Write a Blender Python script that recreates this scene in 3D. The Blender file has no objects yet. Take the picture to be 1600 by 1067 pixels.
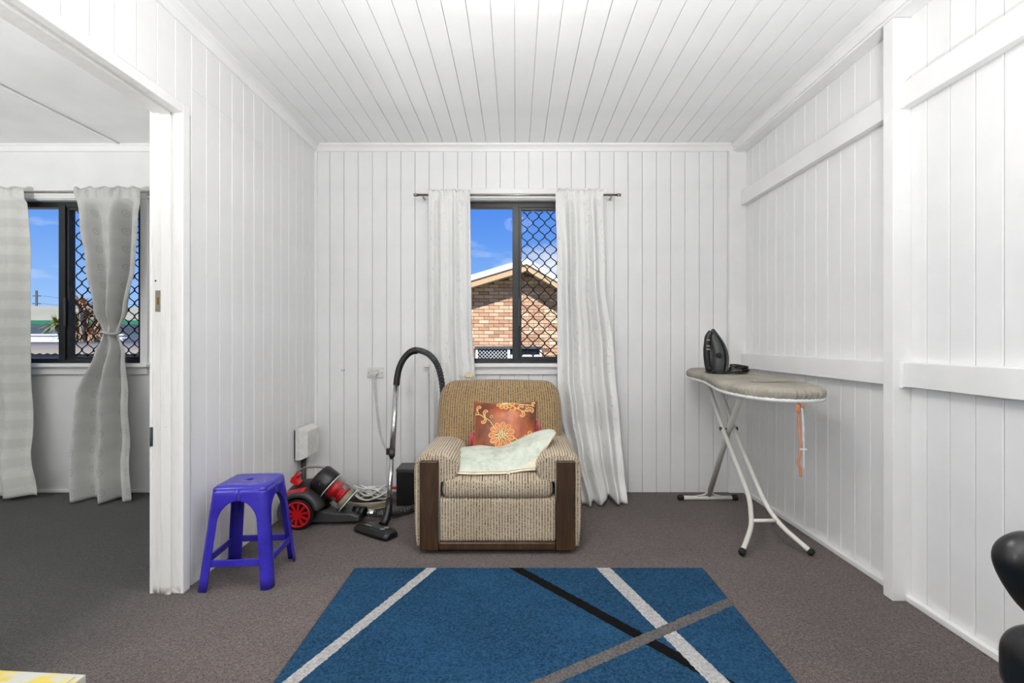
import bpy, bmesh, math, random
from mathutils import Vector, Matrix
random.seed(7)
S = bpy.context.scene
COL = S.collection
PI = math.pi

# ------------------------------------------------------------------ camera
EYE = 1.06
cam_d = bpy.data.cameras.new('camera'); cam = bpy.data.objects.new('camera', cam_d); COL.objects.link(cam)
cam.location = (0, 0, EYE); cam.rotation_euler = (PI/2, 0, 0)
cam_d.sensor_width = 36; cam_d.sensor_fit = 'HORIZONTAL'
cam_d.lens = 755/1600*36; cam_d.shift_x = -6/1600; cam_d.clip_start = .02; cam_d.clip_end = 400
S.camera = cam

# ------------------------------------------------------------------ view, sky, sun, lights
S.view_settings.view_transform = 'Standard'; S.view_settings.look = 'None'
S.view_settings.exposure = 0.05; S.view_settings.gamma = 1; S.view_settings.use_curve_mapping = False
S.cycles.use_denoising = True; S.cycles.diffuse_bounces = 6; S.cycles.max_bounces = 12; S.cycles.transparent_max_bounces = 16
S.cycles.sample_clamp_indirect = 6

W = bpy.data.worlds.new('sky'); S.world = W; W.use_nodes = True
def build_sky():
    nt = W.node_tree; nt.nodes.clear(); N = nt.nodes.new; L = nt.links.new
    out = N('ShaderNodeOutputWorld'); bg = N('ShaderNodeBackground'); bg.inputs[1].default_value = 1.0
    tc = N('ShaderNodeTexCoord'); sx = N('ShaderNodeSeparateXYZ'); L(tc.outputs['Generated'], sx.inputs[0])
    ramp = N('ShaderNodeValToRGB'); e = ramp.color_ramp.elements
    e[0].position = 0; e[0].color = (.50, .70, .98, 1); e[1].position = .5; e[1].color = (.055, .19, .72, 1)
    x = e.new(.08); x.color = (.30, .53, .96, 1); x = e.new(.20); x.color = (.13, .34, .90, 1); x = e.new(.30); x.color = (.075, .245, .85, 1)
    L(sx.outputs[2], ramp.inputs[0])
    mp = N('ShaderNodeMapping'); mp.inputs['Scale'].default_value = (3.2, 3.2, 9.0); mp.inputs['Location'].default_value = (7.7, 1.1, 3.1)
    L(tc.outputs['Generated'], mp.inputs[0])
    nz = N('ShaderNodeTexNoise'); nz.inputs['Scale'].default_value = 1.0; nz.inputs['Detail'].default_value = 9; nz.inputs['Roughness'].default_value = .56
    L(mp.outputs[0], nz.inputs['Vector'])
    cr = N('ShaderNodeValToRGB'); c = cr.color_ramp.elements
    c[0].position = .50; c[0].color = (0, 0, 0, 1); c[1].position = .68; c[1].color = (.95, .95, .95, 1)
    L(nz.outputs[0], cr.inputs[0])
    mx = N('ShaderNodeMix'); mx.data_type = 'RGBA'
    L(cr.outputs[0], mx.inputs[0]); L(ramp.outputs[0], mx.inputs[6]); mx.inputs[7].default_value = (.93, .96, 1, 1)
    L(mx.outputs[2], bg.inputs[0]); L(bg.outputs[0], out.inputs[0])
build_sky()

def light(name, kind, loc, energy, size=.3, target=None, rot=None, color=(1, 1, 1), spread=135):
    d = bpy.data.lights.new(name, kind); d.energy = energy; d.color = color
    if kind == 'AREA': d.shape = 'DISK'; d.size = size
    if kind == 'SUN': d.angle = math.radians(.6)
    if kind == 'SPOT': d.shadow_soft_size = size; d.spot_size = math.radians(spread); d.spot_blend = 1
    if kind == 'POINT': d.shadow_soft_size = size
    o = bpy.data.objects.new(name, d); COL.objects.link(o); o.location = loc
    if target is not None: o.rotation_euler = (Vector(target)-Vector(loc)).to_track_quat('-Z', 'Y').to_euler()
    if rot: o.rotation_euler = rot
    return o
light('sun', 'SUN', (0, -20, 30), 6.6, target=(-1.5, 0, 9.5))
light('camera_flash', 'AREA', (-.80, -.25, 1.32), 10.5, .25, target=(-.05, 3.4, 1.35))
light('added_fill_spot', 'SPOT', (.1, -.60, .6), 600, .15, target=(.1, .0, 2.44), spread=126)  # unseen fill, added behind the camera to brighten ceiling and walls
light('side_room_fill_spot', 'SPOT', (-3.3, -.1, .9), 700, .15, target=(-3.3, .5, 2.44), spread=132)  # unseen spot added to lift the side room's ceiling and walls

# ------------------------------------------------------------------ materials
def srgb(r, g, b):
    f = lambda c: c/12.92 if c <= .04045 else ((c+.055)/1.055)**2.4
    return (f(r/255), f(g/255), f(b/255), 1)
class Mat:
    def __init__(s, name, col=(200, 200, 200), rough=.5, metal=0., spec=None, coat=0, sheen=0):
        s.m = bpy.data.materials.new(name); s.m.use_nodes = True
        s.nt = s.m.node_tree; s.b = s.nt.nodes['Principled BSDF']; s.out = s.nt.nodes['Material Output']
        s.set('Base Color', srgb(*col)); s.set('Roughness', rough); s.set('Metallic', metal)
        if spec is not None: s.set('Specular IOR Level', spec)
        if coat: s.set('Coat Weight', coat); s.set('Coat Roughness', .1)
        if sheen: s.set('Sheen Weight', sheen)
    def set(s, k, v): s.b.inputs[k].default_value = v
    def N(s, t, **kw):
        n = s.nt.nodes.new('ShaderNode'+t)
        for k, v in kw.items():
            if hasattr(n, k): setattr(n, k, v)
        return n
    def L(s, a, b): s.nt.links.new(a, b)
    def coord(s, which='Object', scale=(1, 1, 1), loc=(0, 0, 0), rot=(0, 0, 0)):
        tc = s.N('TexCoord'); mp = s.N('Mapping'); s.L(tc.outputs[which], mp.inputs[0])
        mp.inputs['Scale'].default_value = scale; mp.inputs['Location'].default_value = loc; mp.inputs['Rotation'].default_value = rot
        return mp.outputs[0]
    def noise(s, vec, scale, detail=3, rough=.5, dist=0):
        n = s.N('TexNoise'); n.inputs['Scale'].default_value = scale; n.inputs['Detail'].default_value = detail
        n.inputs['Roughness'].default_value = rough; n.inputs['Distortion'].default_value = dist
        if vec is not None: s.L(vec, n.inputs['Vector'])
        return n
    def ramp(s, fac, stops, interp='LINEAR'):
        r = s.N('ValToRGB'); e = r.color_ramp.elements; r.color_ramp.interpolation = interp
        while len(e) < len(stops): e.new(.5)
        for i, (p, c) in enumerate(stops): e[i].position = p; e[i].color = c if len(c) == 4 else srgb(*c)
        s.L(fac, r.inputs[0]); return r.outputs[0]
    def mix(s, fac, a, b, mode='MIX'):
        n = s.N('Mix'); n.data_type = 'RGBA'; n.blend_type = mode
        for i, v in ((0, fac), (6, a), (7, b)):
            if hasattr(v, 'is_linked'): s.L(v, n.inputs[i])
            elif i == 0: n.inputs[0].default_value = v
            else: n.inputs[i].default_value = v if len(v) == 4 else srgb(*v)
        return n.outputs[2]
    def math(s, op, a, b=None, c=None):
        n = s.N('Math'); n.operation = op
        for i, v in enumerate((a, b, c)):
            if v is None: continue
            if hasattr(v, 'is_linked'): s.L(v, n.inputs[i])
            else: n.inputs[i].default_value = v
        return n.outputs[0]
    def base(s, c): s.L(c, s.b.inputs['Base Color']); return s
    def bump(s, h, strength=.3, dist=.002):
        n = s.N('Bump'); n.inputs['Strength'].default_value = strength; n.inputs['Distance'].default_value = dist
        s.L(h, n.inputs['Height']); s.L(n.outputs[0], s.b.inputs['Normal']); return s

def paint(name, col, rough=.45, var=6, bump=.15):
    m = Mat(name, col, rough); v = m.coord()
    n = m.noise(v, 3.0, 5, .6)
    lo = tuple(max(0, c-var) for c in col); hi = tuple(min(255, c+var*.5) for c in col)
    m.base(m.ramp(n.outputs[0], [(.3, lo), (.7, hi)]))
    n2 = m.noise(v, 60, 3); m.bump(n2.outputs[0], bump, .0008)
    return m.m
def plain(name, col, rough=.5, metal=0., **k):
    m = Mat(name, col, rough, metal, **k); n = m.noise(m.coord(), 25, 3)
    d = tuple(int(c*.93) for c in col)
    m.base(m.ramp(n.outputs[0], [(.35, d), (.65, col)])); return m.m

M = {}
M['wall'] = paint('white_wall_paint', (230, 230, 230), .42)
M['ceil'] = paint('white_ceiling_paint', (236, 236, 236), .4)
M['trim'] = paint('white_trim_paint', (233, 233, 232), .35)
M['sheet'] = paint('side_room_sheet_paint', (226, 226, 225), .4)
M['sceil'] = paint('side_room_ceiling_paint', (222, 222, 221), .22)
M['worn'] = None
def worn():
    m = Mat('worn_jamb_paint', (222, 221, 217), .45); v = m.coord()
    n = m.noise(m.coord(scale=(6, 6, .6)), 8, 6, .7)
    c = m.ramp(n.outputs[0], [(.30, (214, 213, 209)), (.48, (226, 225, 222)), (1, (232, 231, 229))])
    n2 = m.noise(v, 55, 2); k = m.ramp(n2.outputs[0], [(.72, (0, 0, 0)), (.76, (255, 255, 255))])
    sx = m.N('SeparateXYZ'); m.L(m.coord(), sx.inputs[0])
    low = m.ramp(sx.outputs[2], [(0.0, (255, 255, 255)), (.035, (0, 0, 0))])
    n3 = m.noise(v, 35, 4); low2 = m.mix(1., low, m.ramp(n3.outputs[0], [(.4, (0, 0, 0)), (.55, (255, 255, 255))]), 'MULTIPLY')
    c = m.mix(m.mix(1., k, (110, 110, 110), 'MULTIPLY'), c, (120, 112, 100))
    c = m.mix(low2, c, (105, 75, 50)); m.base(c); m.bump(n.outputs[0], .1, .001); return m.m
M['worn'] = worn()
def carpet():
    m = Mat('flecked_carpet', (90, 80, 76), .95, spec=.1, sheen=.15); v = m.coord()
    a = m.noise(v, 95, 3, .75); b = m.noise(v, 210, 2, .6); big = m.noise(v, 2.0, 4)
    vo = m.N('TexVoronoi'); vo.inputs['Scale'].default_value = 110; m.L(v, vo.inputs['Vector'])
    sep = m.N('SeparateColor'); m.L(vo.outputs['Color'], sep.inputs[0])
    c = m.ramp(sep.outputs[0], [(0, (52, 46, 46)), (.25, (92, 72, 72)), (.45, (84, 82, 86)), (.65, (112, 92, 80)), (.85, (124, 118, 114)), (1, (84, 66, 76))])
    c2 = m.ramp(a.outputs[0], [(.36, (26, 23, 23)), (.66, (138, 126, 121))])
    c = m.mix(.55, c, c2)
    c = m.mix(.35, c, m.ramp(b.outputs[0], [(.38, (18, 16, 16)), (.66, (158, 143, 139))]))
    c = m.mix(1., c, m.ramp(big.outputs[0], [(.3, (225, 225, 225)), (.7, (255, 252, 250))]), 'MULTIPLY')
    # side room's dimmer, greyer light painted into the carpet colour, blending at the doorway
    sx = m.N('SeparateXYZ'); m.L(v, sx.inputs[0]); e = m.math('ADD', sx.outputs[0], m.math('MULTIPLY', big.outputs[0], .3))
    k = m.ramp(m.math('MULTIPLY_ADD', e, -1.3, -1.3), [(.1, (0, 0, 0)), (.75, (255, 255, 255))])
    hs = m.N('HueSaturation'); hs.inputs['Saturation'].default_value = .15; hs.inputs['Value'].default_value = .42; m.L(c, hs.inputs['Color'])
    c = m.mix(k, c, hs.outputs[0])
    m.base(c); h = m.math('ADD', a.outputs[0], b.outputs[0]); m.bump(h, .9, .006); return m.m
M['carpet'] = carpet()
def glass():
    m = bpy.data.materials.new('window_glass'); m.use_nodes = True; nt = m.node_tree; nt.nodes.clear()
    o = nt.nodes.new('ShaderNodeOutputMaterial'); t = nt.nodes.new('ShaderNodeBsdfTransparent'); g = nt.nodes.new('ShaderNodeBsdfGlossy')
    g.inputs['Roughness'].default_value = .02; t.inputs[0].default_value = (.97, .98, .98, 1)
    f = nt.nodes.new('ShaderNodeFresnel'); f.inputs[0].default_value = 1.08
    x = nt.nodes.new('ShaderNodeMixShader'); nt.links.new(f.outputs[0], x.inputs[0]); nt.links.new(t.outputs[0], x.inputs[1]); nt.links.new(g.outputs[0], x.inputs[2]); nt.links.new(x.outputs[0], o.inputs[0])
    return m
M['glass'] = glass()
M['alu'] = plain('dark_anodised_aluminium', (38, 39, 40), .35, .3)
M['grille'] = plain('black_powdercoat', (10, 10, 11), .45)
M['steel'] = plain('brushed_rod_steel', (165, 160, 148), .3, .9)
M['chrome'] = plain('chrome_tube', (215, 215, 215), .12, 1.)
M['blackp'] = plain('black_plastic', (22, 22, 23), .38)
M['greyp'] = plain('dark_grey_plastic', (62, 63, 64), .42)
M['whitep'] = plain('white_plastic', (222, 222, 219), .35)
M['redp'] = plain('red_plastic', (205, 18, 28), .3)
M['rubber'] = plain('black_rubber', (16, 16, 16), .7)
M['whitemetal'] = paint('chipped_white_enamel', (218, 216, 208), .35, 18)
M['brass'] = plain('brass', (150, 110, 60), .35, .9)
M['creamcord'] = plain('cream_cord', (178, 168, 145), .5)
M['whitecord'] = plain('white_cord', (222, 222, 220), .45)
def blue_plastic():
    m = Mat('blue_moulded_plastic', (52, 44, 168), .3); v = m.coord()
    n = m.noise(v, 9, 5, .65); c = m.ramp(n.outputs[0], [(.3, (46, 38, 150)), (.7, (58, 50, 182))])
    n2 = m.noise(v, 130, 2); c = m.mix(m.ramp(n2.outputs[0], [(.66, (0, 0, 0)), (.74, (90, 90, 90))]), c, (92, 80, 170))
    m.base(c); r = m.ramp(n.outputs[0], [(.3, (90, 90, 90)), (.7, (60, 60, 60))]); m.L(r, m.b.inputs['Roughness']); return m.m
M['blue'] = blue_plastic()
def fabric():
    m = Mat('ribbed_tweed_upholstery', (190, 172, 145), .95, spec=.1, sheen=.2)
    tc = m.N('TexCoord'); sx = m.N('SeparateXYZ'); m.L(tc.outputs['UV'], sx.inputs[0])
    ph = m.math('MULTIPLY', sx.outputs[0], 2*PI/.0142)
    rib = m.math('MULTIPLY_ADD', m.math('SINE', ph), .5, .5)
    v = m.coord('UV', (1, 1, 1)); n = m.noise(m.coord('UV', (160, 150, 1)), 1., 2, .6); big = m.noise(m.coord('Object'), 5, 4, .6)
    groove = m.ramp(rib, [(.12, (255, 255, 255)), (.45, (0, 0, 0))])
    dash = m.ramp(n.outputs[0], [(.42, (70, 70, 70)), (.56, (255, 255, 255))])
    k = m.mix(1., groove, dash, 'MULTIPLY')
    lt = m.ramp(big.outputs[0], [(.3, (186, 166, 136)), (.7, (208, 194, 170))])
    fine = m.noise(m.coord('UV', (420, 420, 1)), 1., 2)
    lt = m.mix(.35, lt, m.ramp(fine.outputs[0], [(.3, (120, 98, 76)), (.7, (232, 220, 198))]))
    m.base(m.mix(k, lt, (58, 42, 32)))
    m.bump(m.math('ADD', rib, m.math('MULTIPLY', fine.outputs[0], .35)), .8, .005); return m.m
M['fabric'] = fabric()
def fabric_back():
    src = M['fabric']; c = src.copy(); c.name = 'worn_golden_tweed'
    for n in c.node_tree.nodes:
        if n.type == 'VALTORGB' and len(n.color_ramp.elements) == 2:
            e = n.color_ramp.elements
            if abs(e[0].color[0]-srgb(186, 0, 0)[0]) < 1e-4: e[0].color = srgb(160, 132, 92); e[1].color = srgb(180, 154, 114)
            if abs(e[0].color[0]-srgb(120, 0, 0)[0]) < 1e-4: e[0].color = srgb(108, 82, 52); e[1].color = srgb(205, 180, 140)
    return c
M['fabricb'] = fabric_back()
def wood():
    m = Mat('dark_stained_timber', (70, 46, 30), .35); v = m.coord(scale=(14, 14, 1.2))
    n = m.noise(v, 3.5, 6, .6, 1.5)
    m.base(m.ramp(n.outputs[0], [(.25, (38, 26, 16)), (.5, (62, 44, 28)), (.75, (86, 62, 38))])); m.bump(n.outputs[0], .1, .001); return m.m
M['wood'] = wood()
def satin():
    m = Mat('white_patterned_satin', (232, 232, 230), .36, spec=.5, sheen=.3)
    v = m.coord('UV', (6.5, 2.3, 1)); n = m.noise(v, 1.0, 0, .4)
    t = m.math('FRACT', m.math('MULTIPLY', n.outputs[0], 17))
    ln = m.ramp(t, [(0, (0, 0, 0)), (.10, (255, 255, 255)), (.22, (0, 0, 0))])
    vv = m.noise(v, .7, 1); zone = m.ramp(vv.outputs[0], [(.36, (20, 20, 20)), (.5, (255, 255, 255))])
    k = m.mix(1., ln, zone, 'MULTIPLY')
    m.base(m.mix(m.mix(1., k, (200, 200, 200), 'MULTIPLY'), (248, 248, 246), (196, 196, 193)))
    n2 = m.noise(m.coord('UV', (9, 3, 1)), 1.6, 5, .6); m.bump(m.math('ADD', m.math('MULTIPLY', k, .25), m.math('MULTIPLY', n2.outputs[0], 2.)), .35, .02)
    tr = m.N('BsdfTranslucent'); tr.inputs[0].default_value = (.8, .8, .78, 1); mx = m.N('MixShader'); mx.inputs[0].default_value = .18
    m.L(m.b.outputs[0], mx.inputs[1]); m.L(tr.outputs[0], mx.inputs[2]); m.L(mx.outputs[0], m.out.inputs[0]); return m.m
M['satin'] = satin()
def grey_cloth(name, c1, c2, cr):
    m = Mat(name, c2, .8, spec=.2, sheen=.2)
    tc = m.N('TexCoord'); sx = m.N('SeparateXYZ'); m.L(tc.outputs['UV'], sx.inputs[0])
    st = m.math('SINE', m.math('MULTIPLY', sx.outputs[1], 2*PI/.125))
    stripe = m.ramp(m.math('MULTIPLY_ADD', st, .5, .5), [(.35, (0, 0, 0)), (.65, (255, 255, 255))])
    # rings on a grid
    gu = m.math('SUBTRACT', m.math('FRACT', m.math('MULTIPLY', sx.outputs[0], 1/.13)), .5)
    gv = m.math('SUBTRACT', m.math('FRACT', m.math('MULTIPLY', sx.outputs[1], 1/.125)), .5)
    d = m.math('SQRT', m.math('ADD', m.math('MULTIPLY', gu, gu), m.math('MULTIPLY', gv, gv)))
    ring = m.ramp(d, [(0, (255, 255, 255)), (.05, (255, 255, 255)), (.07, (0, 0, 0)), (.12, (0, 0, 0)), (.14, (255, 255, 255)), (.19, (255, 255, 255)), (.21, (0, 0, 0))])
    n = m.noise(m.coord('UV', (500, 500, 1)), 1, 2)
    c = m.mix(stripe, c1, c2); c = m.mix(m.mix(1., ring, (170, 170, 170), 'MULTIPLY'), c, cr)
    c = m.mix(.15, c, m.ramp(n.outputs[0], [(.3, (130, 130, 130)), (.7, (220, 220, 220))])); m.base(c)
    n2 = m.noise(m.coord('UV', (6, 3, 1)), 1.5, 4, .6); m.bump(n2.outputs[0], .3, .02)
    tr = m.N('BsdfTranslucent'); m.L(c, tr.inputs[0]); mx = m.N('MixShader'); mx.inputs[0].default_value = .14
    m.L(m.b.outputs[0], mx.inputs[1]); m.L(tr.outputs[0], mx.inputs[2]); m.L(mx.outputs[0], m.out.inputs[0]); return m.m
M['grey'] = grey_cloth('grey_ring_patterned_cloth', (206, 206, 203), (210, 210, 207), (160, 160, 158)); M['greystripe'] = grey_cloth('grey_striped_cloth', (216, 216, 210), (228, 228, 222), (200, 200, 196))
def iron_cloth():
    m = Mat('khaki_grey_cover', (150, 145, 132), .85, spec=.15); v = m.coord()
    n = m.noise(v, 6, 5, .6); m.base(m.ramp(n.outputs[0], [(.3, (138, 134, 124)), (.7, (168, 162, 149))])); n2 = m.noise(m.coord(scale=(1, .4, 1)), 30, 4); m.bump(n2.outputs[0], .25, .006); return m.m
M['khaki'] = iron_cloth()
def pad_cloth():
    m = Mat('faded_pale_green_quilt', (216, 220, 206), .85, spec=.15); v = m.coord()
    n = m.noise(v, 16, 6, .68); m.base(m.ramp(n.outputs[0], [(.3, (164, 174, 150)), (.5, (200, 206, 192)), (.75, (216, 219, 210))])); n2 = m.noise(v, 28, 5, .6); m.bump(n2.outputs[0], .5, .012); return m.m
M['pad'] = pad_cloth()
M['cream'] = plain('cream_binding', (226, 216, 190), .8)
def silk():
    m = Mat('burnt_orange_silk', (160, 66, 20), .34, spec=.5, sheen=.3); v = m.coord(scale=(1, 1, .5))
    n = m.noise(v, 7, 4, .6); m.base(m.ramp(n.outputs[0], [(.34, (98, 46, 12)), (.5, (164, 76, 20)), (.66, (206, 106, 36))])); n2 = m.noise(m.coord(), 18, 4); m.bump(n2.outputs[0], .35, .012); return m.m
M['silk'] = silk()
M['petal'] = plain('light_orange_satin', (222, 112, 52), .45)
M['thread'] = plain('pale_gold_thread', (236, 214, 150), .5)
M['pink'] = plain('pink_tassel_thread', (226, 92, 112), .7)
M['orange'] = plain('orange_ribbon', (206, 132, 88), .6)
def leather():
    m = Mat('black_leather', (20, 20, 20), .33, spec=.5); n = m.noise(m.coord(), 160, 3); m.bump(n.outputs[0], .25, .001); return m.m
M['leather'] = leather()
def rug():
    m = Mat('blue_pile_rug', (30, 70, 105), .95, spec=.05, sheen=.02); v = m.coord()
    sx = m.N('SeparateXYZ'); wn = m.noise(v, 70, 2); 
    off = m.N('VectorMath'); off.operation = 'ADD'; m.L(v, off.inputs[0])
    sc = m.N('VectorMath'); sc.operation = 'SCALE'; sub = m.N('VectorMath'); sub.operation = 'SUBTRACT'; m.L(wn.outputs['Color'], sub.inputs[0]); sub.inputs[1].default_value = (.5, .5, .5)
    m.L(sub.outputs[0], sc.inputs[0]); sc.inputs['Scale'].default_value = .012; m.L(sc.outputs[0], off.inputs[1]); m.L(off.outputs[0], sx.inputs[0])
    a = m.noise(v, 120, 3, .65); big = m.noise(v, 3.2, 4, .55); fine = m.noise(v, 300, 2)
    c = m.ramp(big.outputs[0], [(.3, (18, 58, 90)), (.55, (25, 72, 108)), (.75, (38, 90, 128))])
    c = m.mix(.5, c, m.ramp(a.outputs[0], [(.34, (6, 26, 48)), (.68, (62, 108, 142))]))
    def band(p, q, w, col, c):
        nx, ny = -(q[1]-p[1]), q[0]-p[0]; l = math.hypot(nx, ny); nx /= l; ny /= l
        d = m.math('ADD', m.math('MULTIPLY', sx.outputs[0], nx), m.math('MULTIPLY_ADD', sx.outputs[1], ny, -(nx*p[0]+ny*p[1])))
        k = m.math('LESS_THAN', m.math('ABSOLUTE', d), w/2)
        return m.mix(k, c, col)
    var = lambda lo, hi: m.ramp(a.outputs[0], [(.3, lo), (.7, hi)])
    c = band(RUG_BANDS[0][0], RUG_BANDS[0][1], .048, var((3, 3, 4), (16, 15, 15)), c)
    c = band(RUG_BANDS[1][0], RUG_BANDS[1][1], .046, var((146, 146, 146), (208, 206, 204)), c)
    c = band(RUG_BANDS[2][0], RUG_BANDS[2][1], .062, var((150, 150, 150), (212, 210, 208)), c)
    c = band(RUG_BANDS[3][0], RUG_BANDS[3][1], .046, var((76, 74, 73), (122, 118, 116)), c)
    m.base(c); m.bump(m.math('ADD', a.outputs[0], fine.outputs[0]), .9, .008); return m.m
# stripes given on the rug's floor plane (x, y) of the room
RUG_BANDS = [((.0, 2.235), (.588, 1.545)), ((-.388, 2.235), (-.687, 1.4986)), ((.404, 2.235), (.621, 1.4986)), ((.857, 1.942), (.113, 1.4986))]
M['rug'] = rug()
M['rugedge'] = plain('dark_blue_binding', (16, 34, 52), .9)
def carton():
    m = Mat('yellow_white_print_carton', (225, 222, 212), .6); v = m.coord(); n = m.noise(v, 9, 4)
    sx = m.N('SeparateXYZ'); m.L(v, sx.inputs[0])
    m.base(m.ramp(n.outputs[0], [(.40, (190, 189, 180)), (.47, (204, 186, 84))])); return m.m
M['carton'] = carton()
M['kraft'] = plain('brown_card', (176, 154, 112), .8)
def lampm():
    m = Mat('lit_opal_glass', (250, 248, 240), .4); m.set('Emission Color', (1, .98, .95, 1)); m.set('Emission Strength', 38); return m.m
M['lamp'] = lampm()
def brickm():
    m = Mat('blond_brick', (190, 145, 110), .9, spec=.1); oi = m.N('ObjectInfo'); ge = m.N('NewGeometry')
    r = m.math('FRACT', m.math('ADD', oi.outputs['Random'], ge.outputs['Random Per Island']))
    n = m.noise(m.coord(), 22, 4, .7); c = m.ramp(r, [(0, (176, 134, 106)), (.3, (194, 150, 120)), (.55, (206, 166, 132)), (.8, (216, 180, 148)), (1, (228, 202, 174))])
    m.base(m.mix(.18, c, m.ramp(n.outputs[0], [(.3, (140, 98, 74)), (.7, (232, 200, 165))]))); m.bump(n.outputs[0], .3, .004); return m.m
M['brick'] = brickm()
M['mortar'] = plain('brown_mortar', (132, 96, 74), .95)
M['roofwhite'] = plain('white_metal_roof', (238, 238, 238), .5)
M['barge'] = plain('beige_barge_paint', (206, 168, 126), .6)
M['soffit'] = plain('pale_soffit_sheet', (208, 204, 192), .7)
def corr(name, col):
    m = Mat(name, col, .55); w = m.N('TexWave'); w.inputs['Scale'].default_value = 4.2; m.L(m.coord(), w.inputs['Vector']); w.bands_direction = 'X'
    m.bump(w.outputs[1], .3, .02); n = m.noise(m.coord(), .8, 4); m.base(m.ramp(n.outputs[0], [(.3, tuple(int(c*.9) for c in col)), (.7, col)])); return m.m
M['tin'] = corr('grey_roof_sheet', (165, 158, 130)); M['tin2'] = corr('weathered_grey_roof_sheet', (140, 130, 116))
M['weather'] = plain('white_weatherboard', (196, 199, 201), .6); M['green'] = plain('green_gutter', (40, 110, 80), .5)
M['leafg'] = plain('pandanus_green', (120, 130, 62), .6); M['leafb'] = plain('dry_pandanus_leaf', (168, 128, 88), .7)
M['bark'] = plain('grey_bark', (150, 140, 124), .85); M['grass'] = plain('lawn_and_dirt', (112, 118, 82), .95)
M['dark'] = plain('dark_window_interior', (30, 32, 36), .15); M['lace'] = plain('white_lace', (215, 218, 220), .8)
M['pole'] = plain('grey_pole', (70, 74, 76), .6)

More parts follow.
